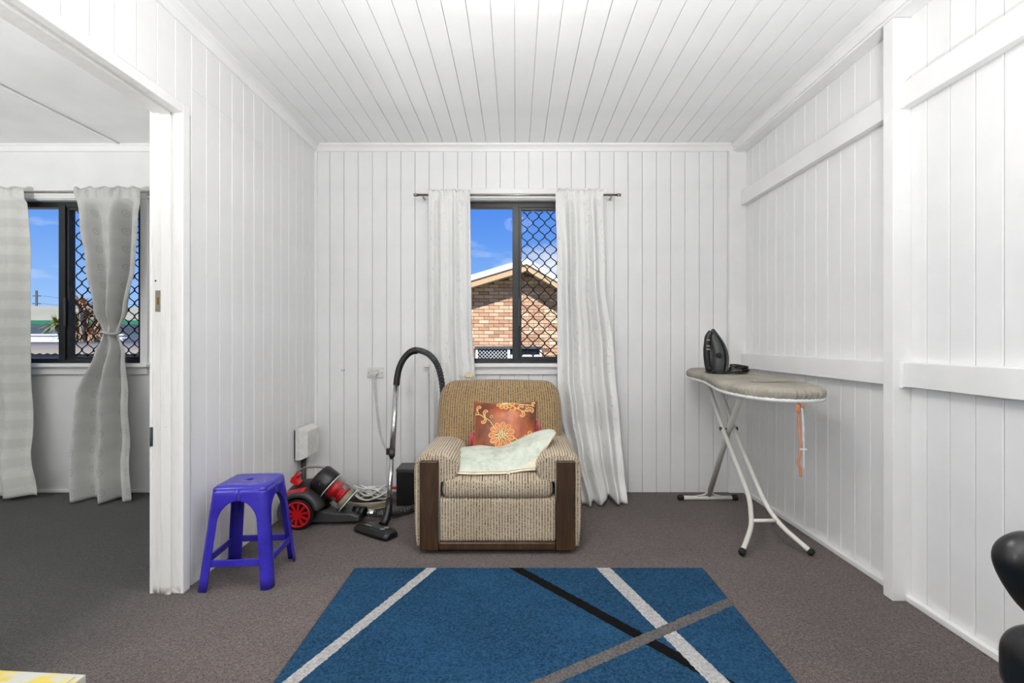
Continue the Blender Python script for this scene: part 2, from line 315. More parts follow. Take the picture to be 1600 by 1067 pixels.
# ------------------------------------------------------------------ mesh helpers
def wloc(o):
    p = Vector(o.location); q = o.parent
    while q is not None: p += Vector(q.location); q = q.parent
    return p
def tag(o, label=None, cat=None, group=None, kind=None):
    if label: o['label'] = label
    if cat: o['category'] = cat
    if group: o['group'] = group
    if kind: o['kind'] = kind
    return o
def thing(name, loc, label, cat, group=None):
    o = bpy.data.objects.new(name, None); o.empty_display_size = .05; COL.objects.link(o); o.location = loc
    return tag(o, label, cat, group)
def shell(name, loc, label=None):
    o = bpy.data.objects.new(name, None); o.empty_display_size = .05; COL.objects.link(o); o.location = loc
    return tag(o, label, None, None, 'structure')
class MB:
    """collects shapes in room coordinates; build() links them as one mesh object"""
    def __init__(s): s.v = []; s.f = []; s.uv = []; s.sm = []
    def add(s, vs, fs, uvs=None, smooth=False):
        k = len(s.v); s.v += [tuple(p) for p in vs]
        for i, f in enumerate(fs):
            s.f.append([k+j for j in f]); s.sm.append(smooth)
            s.uv.append([uvs[j] for j in f] if uvs else None)
        return s
    def box(s, x0, x1, y0, y1, z0, z1):
        v = [(x, y, z) for z in (z0, z1) for y in (y0, y1) for x in (x0, x1)]
        return s.add(v, [(0, 2, 3, 1), (4, 5, 7, 6), (0, 1, 5, 4), (2, 6, 7, 3), (0, 4, 6, 2), (1, 3, 7, 5)])
    def prism(s, poly, a, b, axis='y', smooth=False):
        """poly of 2-D points extruded from a to b along an axis"""
        def P(p, t):
            return {'y': (p[0], t, p[1]), 'x': (t, p[0], p[1]), 'z': (p[0], p[1], t)}[axis]
        n = len(poly); v = [P(p, a) for p in poly]+[P(p, b) for p in poly]
        f = [tuple(range(n)), tuple(range(2*n-1, n-1, -1))]
        s.add(v, f); k = len(s.v)-2*n
        for i in range(n):
            j = (i+1) % n; s.f.append([k+i, k+n+i, k+n+j, k+j]); s.uv.append(None); s.sm.append(smooth)
        return s
    def cyl(s, p0, p1, r0, r1=None, n=16, caps=True):
        r1 = r0 if r1 is None else r1; p0 = Vector(p0); p1 = Vector(p1); d = (p1-p0).normalized()
        u = d.orthogonal().normalized(); w = d.cross(u)
        v = [p+(u*math.cos(2*PI*i/n)+w*math.sin(2*PI*i/n))*r for p, r in ((p0, r0), (p1, r1)) for i in range(n)]
        s.add(v, [(i, (i+1) % n, n+(i+1) % n, n+i) for i in range(n)], smooth=True)
        if caps:
            k = len(s.v)-2*n
            s.f += [[k+i for i in range(n-1, -1, -1)], [k+n+i for i in range(n)]]; s.uv += [None, None]; s.sm += [False, False]
        return s
    def tube(s, pts, r, n=8, closed=False, radii=None, flat=None):
        pts = [Vector(p) for p in pts]; m = len(pts); rings = []; u = None
        for i, p in enumerate(pts):
            if closed: d = pts[(i+1) % m]-pts[i-1]
            else: d = pts[min(i+1, m-1)]-pts[max(i-1, 0)]
            d.normalize()
            if u is None:
                u = d.orthogonal().normalized() if flat is None else (Vector(flat)-d*d.dot(Vector(flat))).normalized()
            u = (u-d*d.dot(u)).normalized(); w = d.cross(u); rr = radii[i] if radii else r
            ra, rb = rr if isinstance(rr, tuple) else (rr, rr)
            rings.append([p+u*math.cos(2*PI*j/n)*ra+w*math.sin(2*PI*j/n)*rb for j in range(n)])
        v = [q for ring in rings for q in ring]; f = []
        for i in range(m if closed else m-1):
            a = i*n; b = ((i+1) % m)*n
            f += [(a+j, a+(j+1) % n, b+(j+1) % n, b+j) for j in range(n)]
        s.add(v, f, smooth=True)
        if not closed:
            k = len(s.v)-m*n
            s.f += [[k+j for j in range(n-1, -1, -1)], [k+(m-1)*n+j for j in range(n)]]; s.uv += [None, None]; s.sm += [False, False]
        return s
    def rings(s, rings, cap0=True, cap1=True, smooth=True, closed=True):
        n = len(rings[0]); v = [q for r in rings for q in r]; f = []
        for i in range(len(rings)-1):
            for j in range(n if closed else n-1): f.append((i*n+j, i*n+(j+1) % n, (i+1)*n+(j+1) % n, (i+1)*n+j))
        s.add(v, f, smooth=smooth); k = len(s.v)-len(v)
        if cap0: s.f.append([k+j for j in range(n-1, -1, -1)]); s.uv.append(None); s.sm.append(False)
        if cap1: s.f.append([k+(len(rings)-1)*n+j for j in range(n)]); s.uv.append(None); s.sm.append(False)
        return s
    def rbox(s, c, h, r, n=8, fn=None, uvfn=None):
        """rounded box, centre c, half sizes h, radius r; fn bends a local point"""
        c = Vector(c); h = Vector(h); vs = {}; V = []; F = []; UV = []
        def put(p):
            key = tuple(round(q, 5) for q in p)
            if key in vs: return vs[key]
            q = Vector((p[0]*h[0], p[1]*h[1], p[2]*h[2])); inner = Vector([max(-h[i]+r, min(h[i]-r, q[i])) for i in range(3)])
            d = q-inner
            if d.length > 1e-9: q = inner+d.normalized()*r
            UV.append(None); o = q.copy()
            if fn: q = Vector(fn(q))
            V.append(q+c); UV[-1] = uvfn(o) if uvfn else (o.x+c.x, o.z-o.y)
            vs[key] = len(V)-1; return vs[key]
        def lin(k, ax):
            # denser near the rounded ends
            b = r/h[ax]; e = 4
            t = [-1+b*(i/e) for i in range(e)]+[-1+b+(2-2*b)*i/n for i in range(n+1)]+[1-b+b*((i+1)/e) for i in range(e)]
            return t
        for ax in range(3):
            a, b = [(1, 2), (2, 0), (0, 1)][ax]; A = lin(n, a); B = lin(n, b)
            for sgn in (-1, 1):
                for i in range(len(A)-1):
                    for j in range(len(B)-1):
                        q = []
                        for (ii, jj) in ((i, j), (i+1, j), (i+1, j+1), (i, j+1)):
                            p = [0, 0, 0]; p[ax] = sgn; p[a] = A[ii]; p[b] = B[jj]; q.append(put(p))
                        F.append(tuple(q) if sgn > 0 else tuple(reversed(q)))
        return s.add(V, F, UV, True)
    def grid(s, nu, nv, fn, uvfn=None, smooth=True):
        v = [fn(i/nu, j/nv) for j in range(nv+1) for i in range(nu+1)]
        uv = [uvfn(i/nu, j/nv) for j in range(nv+1) for i in range(nu+1)] if uvfn else None
        return s.add(v, [(j*(nu+1)+i, j*(nu+1)+i+1, (j+1)*(nu+1)+i+1, (j+1)*(nu+1)+i) for j in range(nv) for i in range(nu)], uv, smooth)
    def build(s, name, mat, parent=None, origin=None, bevel=0, solid=0, subsurf=0, label=None, soffset=-1):
        o0 = wloc(parent) if parent is not None else Vector(origin or (0, 0, 0))
        me = bpy.data.meshes.new(name); me.from_pydata([tuple(Vector(p)-o0) for p in s.v], [], s.f)
        me.polygons.foreach_set('use_smooth', s.sm)
        if any(u is not None for u in s.uv):
            ul = me.uv_layers.new(name='UVMap'); k = 0
            for u in s.uv:
                for q in (u or ()): ul.data[k].uv = q; k += 1
        bm = bmesh.new(); bm.from_mesh(me); bmesh.ops.recalc_face_normals(bm, faces=bm.faces); bm.to_mesh(me); bm.free()
        if mat is not None: me.materials.append(M[mat] if isinstance(mat, str) else mat)
        o = bpy.data.objects.new(name, me); COL.objects.link(o)
        if parent is not None: o.parent = parent
        else: o.location = o0
        if bevel: b = o.modifiers.new('bevel', 'BEVEL'); b.width = bevel; b.segments = 2; b.limit_method = 'ANGLE'; b.angle_limit = math.radians(40)
        if solid: b = o.modifiers.new('solid', 'SOLIDIFY'); b.thickness = solid; b.offset = soffset
        if subsurf: b = o.modifiers.new('sub', 'SUBSURF'); b.levels = subsurf; b.render_levels = subsurf
        if label: o['label'] = label
        return o
def piece(mesh, name, parent, loc, rot=(0, 0, 0)):
    o = bpy.data.objects.new(name, mesh); COL.objects.link(o); o.parent = parent
    o.location = Vector(loc)-wloc(parent); o.rotation_euler = rot; return o
def curve(pts, n=8, closed=False):
    """Catmull-Rom through pts"""
    P = [Vector(p) for p in pts]; m = len(P); out = []
    for i in range(m if closed else m-1):
        g = (lambda k: P[k % m]) if closed else (lambda k: P[max(0, min(m-1, k))])
        a, b, c, d = g(i-1), g(i), g(i+1), g(i+2)
        for k in range(n):
            t = k/n; out.append(.5*((2*b)+(c-a)*t+(2*a-5*b+4*c-d)*t*t+(3*b-a-3*c+d)*t**3))
    if not closed: out.append(P[-1])
    return out
def lerpk(keys, t):
    for (a, va), (b, vb) in zip(keys, keys[1:]):
        if t <= b:
            k = max(0, min(1, (t-a)/(b-a))); k = k*k*(3-2*k)
            return va+(vb-va)*k
    return keys[-1][1]
def sstep(a, b, x): k = max(0, min(1, (x-a)/(b-a))); return k*k*(3-2*k)

# ------------------------------------------------------------------ room shell
XL, XR, YB, YF, H = -1.41, 1.615, 3.40, -1.6, 2.443
XS, SX0 = -1.528, -4.7           # side room: partition face and far wall
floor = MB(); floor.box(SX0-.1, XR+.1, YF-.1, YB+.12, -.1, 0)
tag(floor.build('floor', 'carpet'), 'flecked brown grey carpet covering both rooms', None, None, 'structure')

_bm = {}
def board_mesh(length, width=.0978, mat='wall'):
    key = (round(length, 4), round(width, 4), mat)
    if key in _bm: return _bm[key]
    w = width/2; c = .0026; t = .014
    prof = [(-w, 0), (-w, -t+c), (-w+c, -t), (w-c, -t), (w, -t+c), (w, 0)]
    v = [(x, y+t, z) for z in (0, length) for x, y in prof]
    f = [(i, (i+1) % 6, 6+(i+1) % 6, 6+i) for i in range(6)]+[(5, 4, 3, 2, 1, 0), (6, 7, 8, 9, 10, 11)]
    me = bpy.data.meshes.new('board'); me.from_pydata(v, [], f); me.materials.append(M[mat]); _bm[key] = me; return me
# boards: local face towards -y at y=0, thickness behind it
WX0, WX1, WZ0, WZ1 = -.565, .585, .905, 2.06      # window_1 opening
def boards_back(parent, x0, x1):
    x = x0
    while x < x1-.02:
        w = min(.1, x1-x); cx = x+w/2
        if cx > WX0-.05 and cx < WX1+.05:
            piece(board_mesh(WZ0, w-.0022), 'board', parent, (cx, YB, 0)); piece(board_mesh(H-WZ1, w-.0022), 'board', parent, (cx, YB, WZ1))
        else: piece(board_mesh(H, w-.0022), 'board', parent, (cx, YB, 0))
        x += .1
wb = MB()
for a in ((XL-.02, WX0, 0, H), (WX1, XR+.1, 0, H), (WX0, WX1, 0, WZ0), (WX0, WX1, WZ1, H)): wb.box(a[0], a[1], YB+.0135, YB+.09, a[2], a[3])
wall_back = tag(wb.build('wall_back', 'wall', origin=(0, YB, 0)), 'white vertical tongue and groove board wall behind the armchair', None, None, 'structure')
boards_back(wall_back, XL, XR)
MB().box(XL, XL+.018, YB-.018, YB, 0, H-.05).build('corner_bead', 'trim', wall_back)
MB().box(1.495, XR, YB-.02, YB, 0, H-.05).build('corner_stud', 'trim', wall_back, bevel=.002)
for px in (-1.222, -1.207): MB().cyl((px, YB-.001, .858), (px, YB+.004, .858), .004, n=8).build('screw_hole', 'greyp', wall_back)

# right wall with post, girts and top plate
wr = MB().box(XR+.0135, XR+.09, YF, YB+.0, 0, H)
wall_right = tag(wr.build('wall_right', 'wall', origin=(XR, 0, 0)), 'white board wall with exposed post and rails beside the ironing board', None, None, 'structure')
y = YB
while y > YF+.05: piece(board_mesh(H), 'board', wall_right, (XR, y-.05, 0), (0, 0, -PI/2)); y -= .1
MB().box(1.54, XR, 1.973, 2.026, 0, H-.06).build('post', 'trim', wall_right, bevel=.002)
MB().box(1.54, XR, .35, .40, 0, H-.06).build('post', 'trim', wall_right, bevel=.002)
for a, b in ((2.026, 3.38), (.40, 1.973), (YF, .35)):
    for z0, z1 in ((2.012, 2.112), (.876, .976)):
        MB().box(1.575, XR, a, b, z0, z1).build('girt', 'trim', wall_right, bevel=.003)
for z0, z1 in ((2.008, 2.108), (.872, .972)): MB().box(1.567, 1.5755, 1.958, 1.974, z0, z1).build('packing_block', 'trim', wall_right, bevel=.001)
MB().box(1.54, XR, YF, YB, H-.058, H).build('top_plate', 'trim', wall_right, bevel=.002)
for a, b, t in ((2.026, YB-.02, 'baseboard_right'), (.40, 1.973, 'baseboard_right')):
    m = MB().box(1.59, XR, a, b, 0, .026); tag(m.build(t, 'trim', origin=(XR, a, 0), bevel=.004), 'thin white quad strip along the foot of the board wall', None, None, 'structure')

# left wall with doorway (opening y DY0..DY1, head DZ)
DY0, DY1, DZ = 1.18, 2.031, 2.02
wl = MB()
for a in ((YF, DY0-.03, 0, H), (DY1+.02, YB, 0, H), (DY0-.03, DY1+.02, DZ+.02, H)): wl.box(XL-.1, XL-.0135, a[0], a[1], a[2], a[3])
wall_left = tag(wl.build('wall_left', 'wall', origin=(XL, 0, 0)), 'white board partition wall with the doorway to the side room', None, None, 'structure')
ROT = (0, 0, PI/2)
y = YB; ZJ = 2.162
while y > YF+.05:
    cy = y-.05
    if DY0-.04 < cy < DY1+.06: piece(board_mesh(H-DZ-.02), 'board', wall_left, (XL, cy, DZ+.02), ROT)
    elif cy > DY1:
        piece(board_mesh(ZJ-.0012), 'board', wall_left, (XL, cy, 0), ROT); piece(board_mesh(H-ZJ), 'board', wall_left, (XL, cy, ZJ), ROT)
    else: piece(board_mesh(H), 'board', wall_left, (XL, cy, 0), ROT)
    y -= .1

# ceiling boards
cl = MB().box(XL-.1, XR+.1, YF, YB+.9, H+.0135, H+.08)
ceiling = tag(cl.build('ceiling', 'ceil', origin=(0, 0, H)), 'white tongue and groove board ceiling running away from the viewer', None, None, 'structure')
cx = XL+.004
while cx < XR:
    w = min(.1, XR-cx)
    piece(board_mesh(YB-YF, w-.0022, 'ceil'), 'board', ceiling, (cx+w/2, YB, H), (PI/2, 0, 0)); cx += .1
# front wall behind the camera
tag(MB().box(SX0, XR+.1, YF-.09, YF, 0, H).build('wall_front', 'wall', origin=(0, YF, 0)), 'plain white wall behind the viewpoint', None, None, 'structure')

# cornices
CP = [(0, 0), (0, -.048), (.010, -.048), (.013, -.040), (.022, -.026), (.034, -.016), (.040, -.014), (.040, 0)]
def cornice(name, wallpos, a, b, axis, sgn, label, prof=CP, top=H):
    m = MB(); m.prism([(wallpos+sgn*p, top+q) for p, q in prof], a, b, axis); o = m.build(name, 'trim', origin=(0, 0, H)); tag(o, label, None, None, 'structure')
cornice('trim_1', YB, XL, 1.54, 'x', -1, 'white cornice along the top of the window wall')
cornice('trim_2', XL, YF, YB, 'y', 1, 'white cornice above the doorway wall')
cornice('trim_3', 1.54, YF, YB, 'y', -1, 'white cornice on the top plate of the braced wall')

# doorway
d1 = shell('door_1', (XL, DY1, 0), 'open doorway lining without a door, worn white paint')
def dbox(n, *a, mat='worn', bevel=.002): return MB().box(*a).build(n, mat, d1, bevel=bevel)
dbox('jamb', XS, XL+.002, DY1, DY1+.03, 0, DZ+.03)
dbox('jamb', XS, XL+.002, DY0-.03, DY0, 0, DZ+.03)
dbox('head_jamb', XS, XL+.002, DY0, DY1, DZ, DZ+.03)
dbox('door_stop', XS+.042, XS+.082, DY1-.010, DY1, 0, DZ); dbox('door_stop', XS+.042, XS+.082, DY0, DY0+.010, 0, DZ)
dbox('door_stop', XS+.042, XS+.082, DY0, DY1, DZ-.010, DZ)
dbox('architrave', XL, XL+.012, DY1-.001, DY1+.044, 0, DZ+.044, mat='trim', bevel=.003); dbox('architrave', XL, XL+.012, DY0-.044, DY0, 0, DZ+.044, mat='trim', bevel=.003)
dbox('architrave', XL, XL+.012, DY0, DY1, DZ, DZ+.044, mat='trim', bevel=.003)
dbox('architrave', XS-.012, XS, DY1, DY1+.044, 0, DZ+.044, mat='trim')
sp = MB().box(-1.515, -1.492, DY1-.0018, DY1+.001, 1.185, 1.275); spo = sp.build('strike_plate', 'steel', d1, label='small steel strike plate', bevel=.001)
MB().box(-1.508, -1.497, DY1-.0022, DY1, 1.215, 1.245).build('latch_hole', 'brass', spo)
MB().cyl((-1.514, DY1-.001, 1.315), (-1.514, DY1+.002, 1.315), .004, n=8).build('screw_hole', 'rubber', d1)
hg = MB().cyl((XS-.004, DY1-.004, .62), (XS-.004, DY1-.004, .70), .0035, n=8); hg.box(XS-.002, XS+.003, DY1-.0015, DY1, .62, .70); hg.build('hinge', 'pole', d1)

# side room
sc = MB().box(SX0, XL-.1, YF, YB+.9, H, H+.08)
ceil2 = tag(sc.build('ceiling', 'sceil', origin=(-3, 0, H)), 'flat sheeted side room ceiling with cover strips', None, None, 'structure')
for x in (-2.775, -3.675): MB().box(x-.012, x+.012, YF, YB, H-.008, H).build('cover_strip', 'sheet', ceil2, bevel=.002)
W2X0, W2X1 = -3.78, -2.63
w2 = MB()
for a in ((SX0-.1, W2X0, 0, H), (W2X1, XL-.02, 0, H), (W2X0, W2X1, 0, WZ0), (W2X0, W2X1, WZ1, H)): w2.box(a[0], a[1], YB, YB+.09, a[2], a[3])
wall_b2 = tag(w2.build('wall_back', 'sheet', origin=(-3, YB, 0)), 'white sheeted side room wall holding the curtained window', None, None, 'structure')
for x in (-2.575, -2.535): MB().box(x-.008, x+.008, YB-.006, YB, 0, H).build('cover_strip', 'sheet', wall_b2, bevel=.001)
tag(MB().box(SX0-.1, SX0, YF, YB, 0, H).build('wall_left', 'sheet', origin=(SX0, 0, 0)), 'far wall of the side room', None, None, 'structure')
tag(MB().box(XS, XL-.1, DY1+.03, YB, 0, H).build('wall_right', 'sheet', origin=(XS, 2, 0)), 'side room face of the partition wall', None, None, 'structure')
cornice('trim_4', YB, SX0, XS, 'x', -1, 'white cornice over the side room window', [(0, 0), (0, -.05), (.018, -.05), (.018, -.012), (.03, -.012), (.03, 0)])
tag(MB().box(SX0, XS, YB-.016, YB, 0, .022).build('baseboard_back', 'trim', origin=(-3, YB, 0), bevel=.004), 'thin white strip along the foot of the side room wall', None, None, 'structure')

# ------------------------------------------------------------------ windows
def window(name, x0, x1, label):
    w = shell(name, ((x0+x1)/2, YB, WZ0), label); cx = (x0+x1)/2; z0, z1 = WZ0+.004, WZ1-.01
    def b(n, *a, mat='alu', bevel=.002, par=w): return MB().box(*a).build(n, mat, par, bevel=bevel)
    # white reveal and casing
    b('reveal', x0-.001, x0+.012, YB-.004, YB+.09, WZ0, WZ1, mat='trim'); b('reveal', x1-.012, x1+.001, YB-.004, YB+.09, WZ0, WZ1, mat='trim')
    b('reveal', x0, x1, YB-.004, YB+.09, WZ1-.006, WZ1+.002, mat='trim')
    b('head_casing', x0-.06, x1+.06, YB-.018, YB, WZ1-.0, WZ1+.072, mat='trim', bevel=.003)
    b('side_casing', x0-.05, x0, YB-.018, YB, WZ0, WZ1, mat='trim', bevel=.003); b('side_casing', x1, x1+.05, YB-.018, YB, WZ0, WZ1, mat='trim', bevel=.003)
    b('sill', x0-.07, x1+.07, YB-.05, YB+.09, WZ0-.024, WZ0+.002, mat='trim', bevel=.004)
    b('apron', x0-.05, x1+.05, YB-.02, YB, WZ0-.075, WZ0-.024, mat='trim', bevel=.003)
    # aluminium frame
    ya, yb = YB+.03, YB+.085; f = MB(); t = .038
    f.box(x0+.012, x0+.012+t, ya, yb, z0, z1); f.box(x1-.012-t, x1-.012, ya, yb, z0, z1); f.box(x0+.012+t, x1-.012-t, ya, yb, z1-t, z1); f.box(x0+.012+t, x1-.012-t, ya, yb, z0, z0+.03)
    f.build('frame', 'alu', w, bevel=.002)
    b('mullion', cx-.034, cx+.012, ya-.008, yb, z0+.02, z1-.02); b('sash_stile', cx+.012, cx+.030, ya+.004, yb, z0+.02, z1-.02)
    b('sash_rail', cx+.03, x1-.05, ya+.004, yb-.01, z1-t-.018, z1-t); b('sash_rail', cx+.03, x1-.05, ya+.004, yb-.01, z0+.03, z0+.042)
    b('pane', x0+.05, cx-.034, yb-.016, yb-.012, z0+.03, z1-t, mat='glass', bevel=0); b('pane', cx+.03, x1-.05, yb-.030, yb-.026, z0+.042, z1-t-.018, mat='glass', bevel=0)
    b('latch', cx+.008, cx+.018, ya-.016, ya-.004, z0+.26, z0+.46, mat='pole', bevel=.003)
    # wavy diamond grille
    g = MB(); gx0, gx1, gz0, gz1 = cx+.03, x1-.05, z0+.042, z1-t-.018; p = .0845; q = .0965; i = 0; A = p/4-.0006
    x = gx0+A
    while x < gx1+.0:
        pts = []; n = int((gz1-gz0)/q*8)
        for k in range(n+1):
            z = gz0+(gz1-gz0)*k/n; ph = 2*PI*(z-gz0)/q; sft = math.cos(ph); sft = math.copysign(abs(sft)**.8, sft)
            pts.append((min(gx1, x+A*sft*(1 if i % 2 else -1)), yb+.004, z))
        g.tube(pts, .0040, 6); x += p/2; i += 1
    g.build('security_grille', 'grille', w)
    return w
window('window_1', WX0, WX1, 'dark aluminium sliding window with diamond security grille behind the armchair')
window('window_2', W2X0, W2X1, 'dark aluminium sliding window with diamond grille in the side room')

# ------------------------------------------------------------------ curtains and rods
def rod(x0, x1, y, z, label):
    r = thing('curtain_rod', ((x0+x1)/2, y, z), label, 'curtain rod', None)
    MB().cyl((x0, y, z), (x1, y, z), .008, n=14).build('rod', 'steel', r)
    for x in (x0, x1): MB().cyl((x-.012, y, z), (x+.012, y, z), .0105, n=14).build('end_cap', 'steel', r)
    for x in (x0+.05, x1-.05): MB().box(x-.006, x+.006, y-.004, YB-.0005, z-.016, z-.006).build('bracket', 'steel', r, bevel=.001)
rod(-.69, .71, 3.325, 2.068, 'thin steel rod above the armchair window holding white satin curtains')
rod(-3.95, -2.49, 3.325, 2.088, 'thin steel rod over the side room window holding grey curtains')

def curtain(name, mat, label, zt, zb, xl, xr, yk, folds, amp, seed, width, knot=None, hem=None, nu=150, nv=110, group=None):
    R = random.Random(seed); ph = [R.uniform(0, 6.28) for _ in range(6)]
    H_ = zt-zb
    def zc(v): return zt-H_*v
    def f(u, v):
        a = lerpk(xl, v); b = lerpk(xr, v)
        uu = u+.012*math.sin(5*PI*u+ph[0]+2*v)
        x = a+(b-a)*u; z = zc(v)
        if hem: z += hem(u)*sstep(.7, 1, v)
        w = (b-a); am = lerpk(amp, v)
        fold = math.sin(2*PI*folds*(uu+.018*math.sin(3.1*v+ph[1]))+ph[2])+.45*math.sin(2*PI*folds*1.7*uu+ph[3]+1.5*v)+.25*math.sin(2*PI*folds*.5*uu+ph[4]-2*v)
        y = lerpk(yk, v)+am*fold*(.35+.65*min(1, 6*min(u, 1-u)+.2))
        # rod pocket with its gathered heading
        top = 1-sstep(.0, .06, v)
        if top > 0:
            g = math.sin(2*PI*folds*2.6*u+ph[5])+.6*math.sin(2*PI*folds*4.7*u+ph[0]); y += .007*g*top; z += .012*top*math.sin(2*PI*folds*2.1*u+ph[4])*(.6+.4*math.sin(31*u))*(1-v/.06)
            y -= .017*math.exp(-((v-.016)/.018)**2)
            if v < .04: y = min(y, 3.312)
        # soft creases
        y += .0035*math.sin(18*v+9*u+ph[1])*math.sin(11*u-7*v+ph[2])*sstep(.25, .8, v)
        if knot:
            kv, kd = knot; e = math.exp(-((v-kv)/.018)**2); y -= kd*e*math.sin(PI*u)
        return (x, min(y, 3.392), max(z, .004))
    m = MB(); m.grid(nu, nv, f, lambda u, v: (u*width, (1-v)*H_))
    o = m.build(name, mat, origin=((lerpk(xl, 1)+lerpk(xr, 1))/2, lerpk(yk, 1), zb), solid=.0016, soffset=0)
    return tag(o, label, 'curtain', group)
Z = lambda z, zt=2.098, zb=.008: (zt-z)/(zt-zb)
curtain('curtain', 'satin', 'white satin curtain spilling onto the carpet beside the ironing board side of window', 2.10, .006,
        [(0, .272), (.25, .285), (.62, .285), (.72, .31), (.86, .36), (1, .43)], [(0, .60), (.3, .615), (.55, .675), (.8, .71), (1, .725)],
        [(0, 3.325), (.5, 3.315), (.75, 3.28), (.92, 3.2), (1, 3.13)], 3.1, [(0, .008), (.1, .022), (.5, .034), (1, .045)], 3, 1.05,
        hem=lambda u: .035*max(0, 1-abs(u-.62)/.3), group='white satin curtains at the armchair window')
wc = curtain('curtain', 'satin', 'white satin curtain hanging half hidden behind the armchair and vacuum hose', 2.10, .006,
        [(0, -.60), (.5, -.595), (1, -.585)], [(0, -.313), (.4, -.305), (.7, -.272), (1, -.24)],
        [(0, 3.325), (.6, 3.33), (1, 3.34)], 3.3, [(0, .008), (.1, .016), (.6, .02), (1, .022)], 12, .95, group='white satin curtains at the armchair window')
ros = MB(); sp_ = []
for k in range(60):
    t = k/59; a = 5*PI*t; sp_.append((-.315+(.006+.026*t)*math.cos(a), 3.292-.016*(1-t)-.004*math.sin(3*a), .815+(.006+.03*t)*math.sin(a)*1.15))
ros.tube(sp_, .007, 8); ros.build('rosette', 'cream', wc, label='twisted cream rosette')
gk = dict(nu=130, nv=110, group='grey curtains at the side room window')
gc = curtain('curtain', 'grey', 'grey ring patterned curtain tied in at its middle over the side room window', 2.113, .01,
        [(0, -3.025), (.12, -2.98), (.25, -2.93), (.40, -2.86), (.475, -2.812), (.54, -2.86), (.68, -2.96), (.85, -2.965), (1, -2.915)],
        [(0, -2.572), (.12, -2.59), (.25, -2.60), (.40, -2.655), (.475, -2.71), (.54, -2.66), (.68, -2.615), (.85, -2.585), (1, -2.53)],
        [(0, 3.325), (.475, 3.30), (.8, 3.26), (1, 3.20)], 2.1, [(0, .010), (.1, .05), (.4, .05), (.475, .012), (.6, .05), (1, .06)], 21, 1.0, knot=(.475, .02), **gk)
tb = MB(); tb.tube([(-2.761+.050*math.cos(a), 3.288+.040*math.sin(a), 1.118+.008*math.sin(2*a)) for a in [2*PI*k/40 for k in range(40)]], .009, 8, True)
tb.build('tie_band', 'grey', gc)
curtain('curtain', 'greystripe', 'grey striped curtain hanging loose, lit through by the side room window', 2.113, .03,
        [(0, -3.86), (.5, -3.85), (1, -3.80)], [(0, -3.372), (.25, -3.335), (.6, -3.31), (.85, -3.27), (1, -3.19)],
        [(0, 3.325), (.7, 3.29), (1, 3.22)], 2.2, [(0, .008), (.1, .014), (.5, .018), (1, .03)], 8, .8, hem=lambda u: -.024+.03*u, **gk)

# ------------------------------------------------------------------ rug
rg = MB(); RX0, RX1, RY0, RY1 = -.745, .865, -.1, 2.24
rg.box(RX0, RX1, RY0, RY1, .002, .013)
r_ = rg.build('rug', 'rug', origin=(0, 0, 0), bevel=.004)
tag(r_, 'blue pile rug crossed by pale, grey and black stripes on the carpet', 'rug')
MB().tube([(RX0, RY0, .006), (RX0, RY1, .006), (RX1, RY1, .006), (RX1, RY0, .006)], .0045, 6, True).build('binding', 'rugedge', r_)

# ------------------------------------------------------------------ armchair
AC = (-.09, 2.78, 0)
ac = thing('armchair', AC, 'wide beige ribbed tweed armchair with dark timber front posts', 'armchair')
def arm(x_out, sgn):
    # profile: inward distance a from the outer side, z
    P = [(.012, .03), (.004, .12), (0, .30), (0, .42), (.010, .463), (.035, .49), (.075, .503), (.125, .505), (.175, .497), (.212, .474), (.228, .44), (.222, .405), (.198, .378), (.165, .364), (.135, .355), (.130, .20), (.130, .03)]
    pr = curve([(a, z, 0) for a, z in P], 4); n = len(pr)
    L = [0]
    for a, b in zip(pr, pr[1:]): L.append(L[-1]+(b-a).length)
    c = Vector((.115, .28, 0)); ys = [(2.408, .93), (2.412, .965), (2.424, .988), (2.445, 1.0), (2.6, 1.0), (2.8, 1.0), (3.0, .995), (3.10, .98), (3.12, .95)]
    V = []; UV = []
    for (yy, k) in ys:
        for i, p in enumerate(pr):
            q = c+(p-c)*k if k < 1 else p
            V.append((x_out+sgn*q.x, yy, max(.03, q.y))); UV.append((L[i], yy))
    F = [(j*n+i, j*n+i+1, (j+1)*n+i+1, (j+1)*n+i) for j in range(len(ys)-1) for i in range(n-1)]
    F += [(j*n+n-1, j*n, (j+1)*n, (j+1)*n+n-1) for j in range(len(ys)-1)]
    m = MB(); m.add(V, F, UV, True)
    m.add([V[i] for i in range(n)], [tuple(range(n))], [(V[i][0], V[i][2]) for i in range(n)], True)
    kk = (len(ys)-1)*n; m.add([V[kk+i] for i in range(n)], [tuple(range(n-1, -1, -1))], [(V[kk+i][0], V[kk+i][2]) for i in range(n)], True)
    m.build('arm', 'fabric', ac)
    # front border strip that frames the timber post
    b = MB(); prof = [Vector((.012, .035, 0)), Vector((.008, .2, 0)), Vector((.008, .43, 0)), Vector((.028, .474, 0)), Vector((.075, .486, 0)), Vector((.125, .487, 0)), Vector((.15, .478, 0)), Vector((.15, .40, 0))]
    pp = curve(prof, 4)
arm(-.510, 1); arm(.330, -1)
for x0, x1 in ((-.478, -.384), (.200, .294)):
    p = MB().box(x0, x1, 2.388, 2.43, .024, .468).build('front_post', 'wood', ac, bevel=.006, label='dark stained timber front post')
MB().box(-.384, .200, 2.393, 2.43, .024, .066).build('bottom_rail', 'wood', ac, bevel=.008, label='dark stained timber rail')
fp = MB(); fp.rbox((-.092, 2.435, .17), (.290, .03, .106), .012, 6, uvfn=lambda o: (o.x, o.z)); fp.build('front_panel', 'fabric', ac)
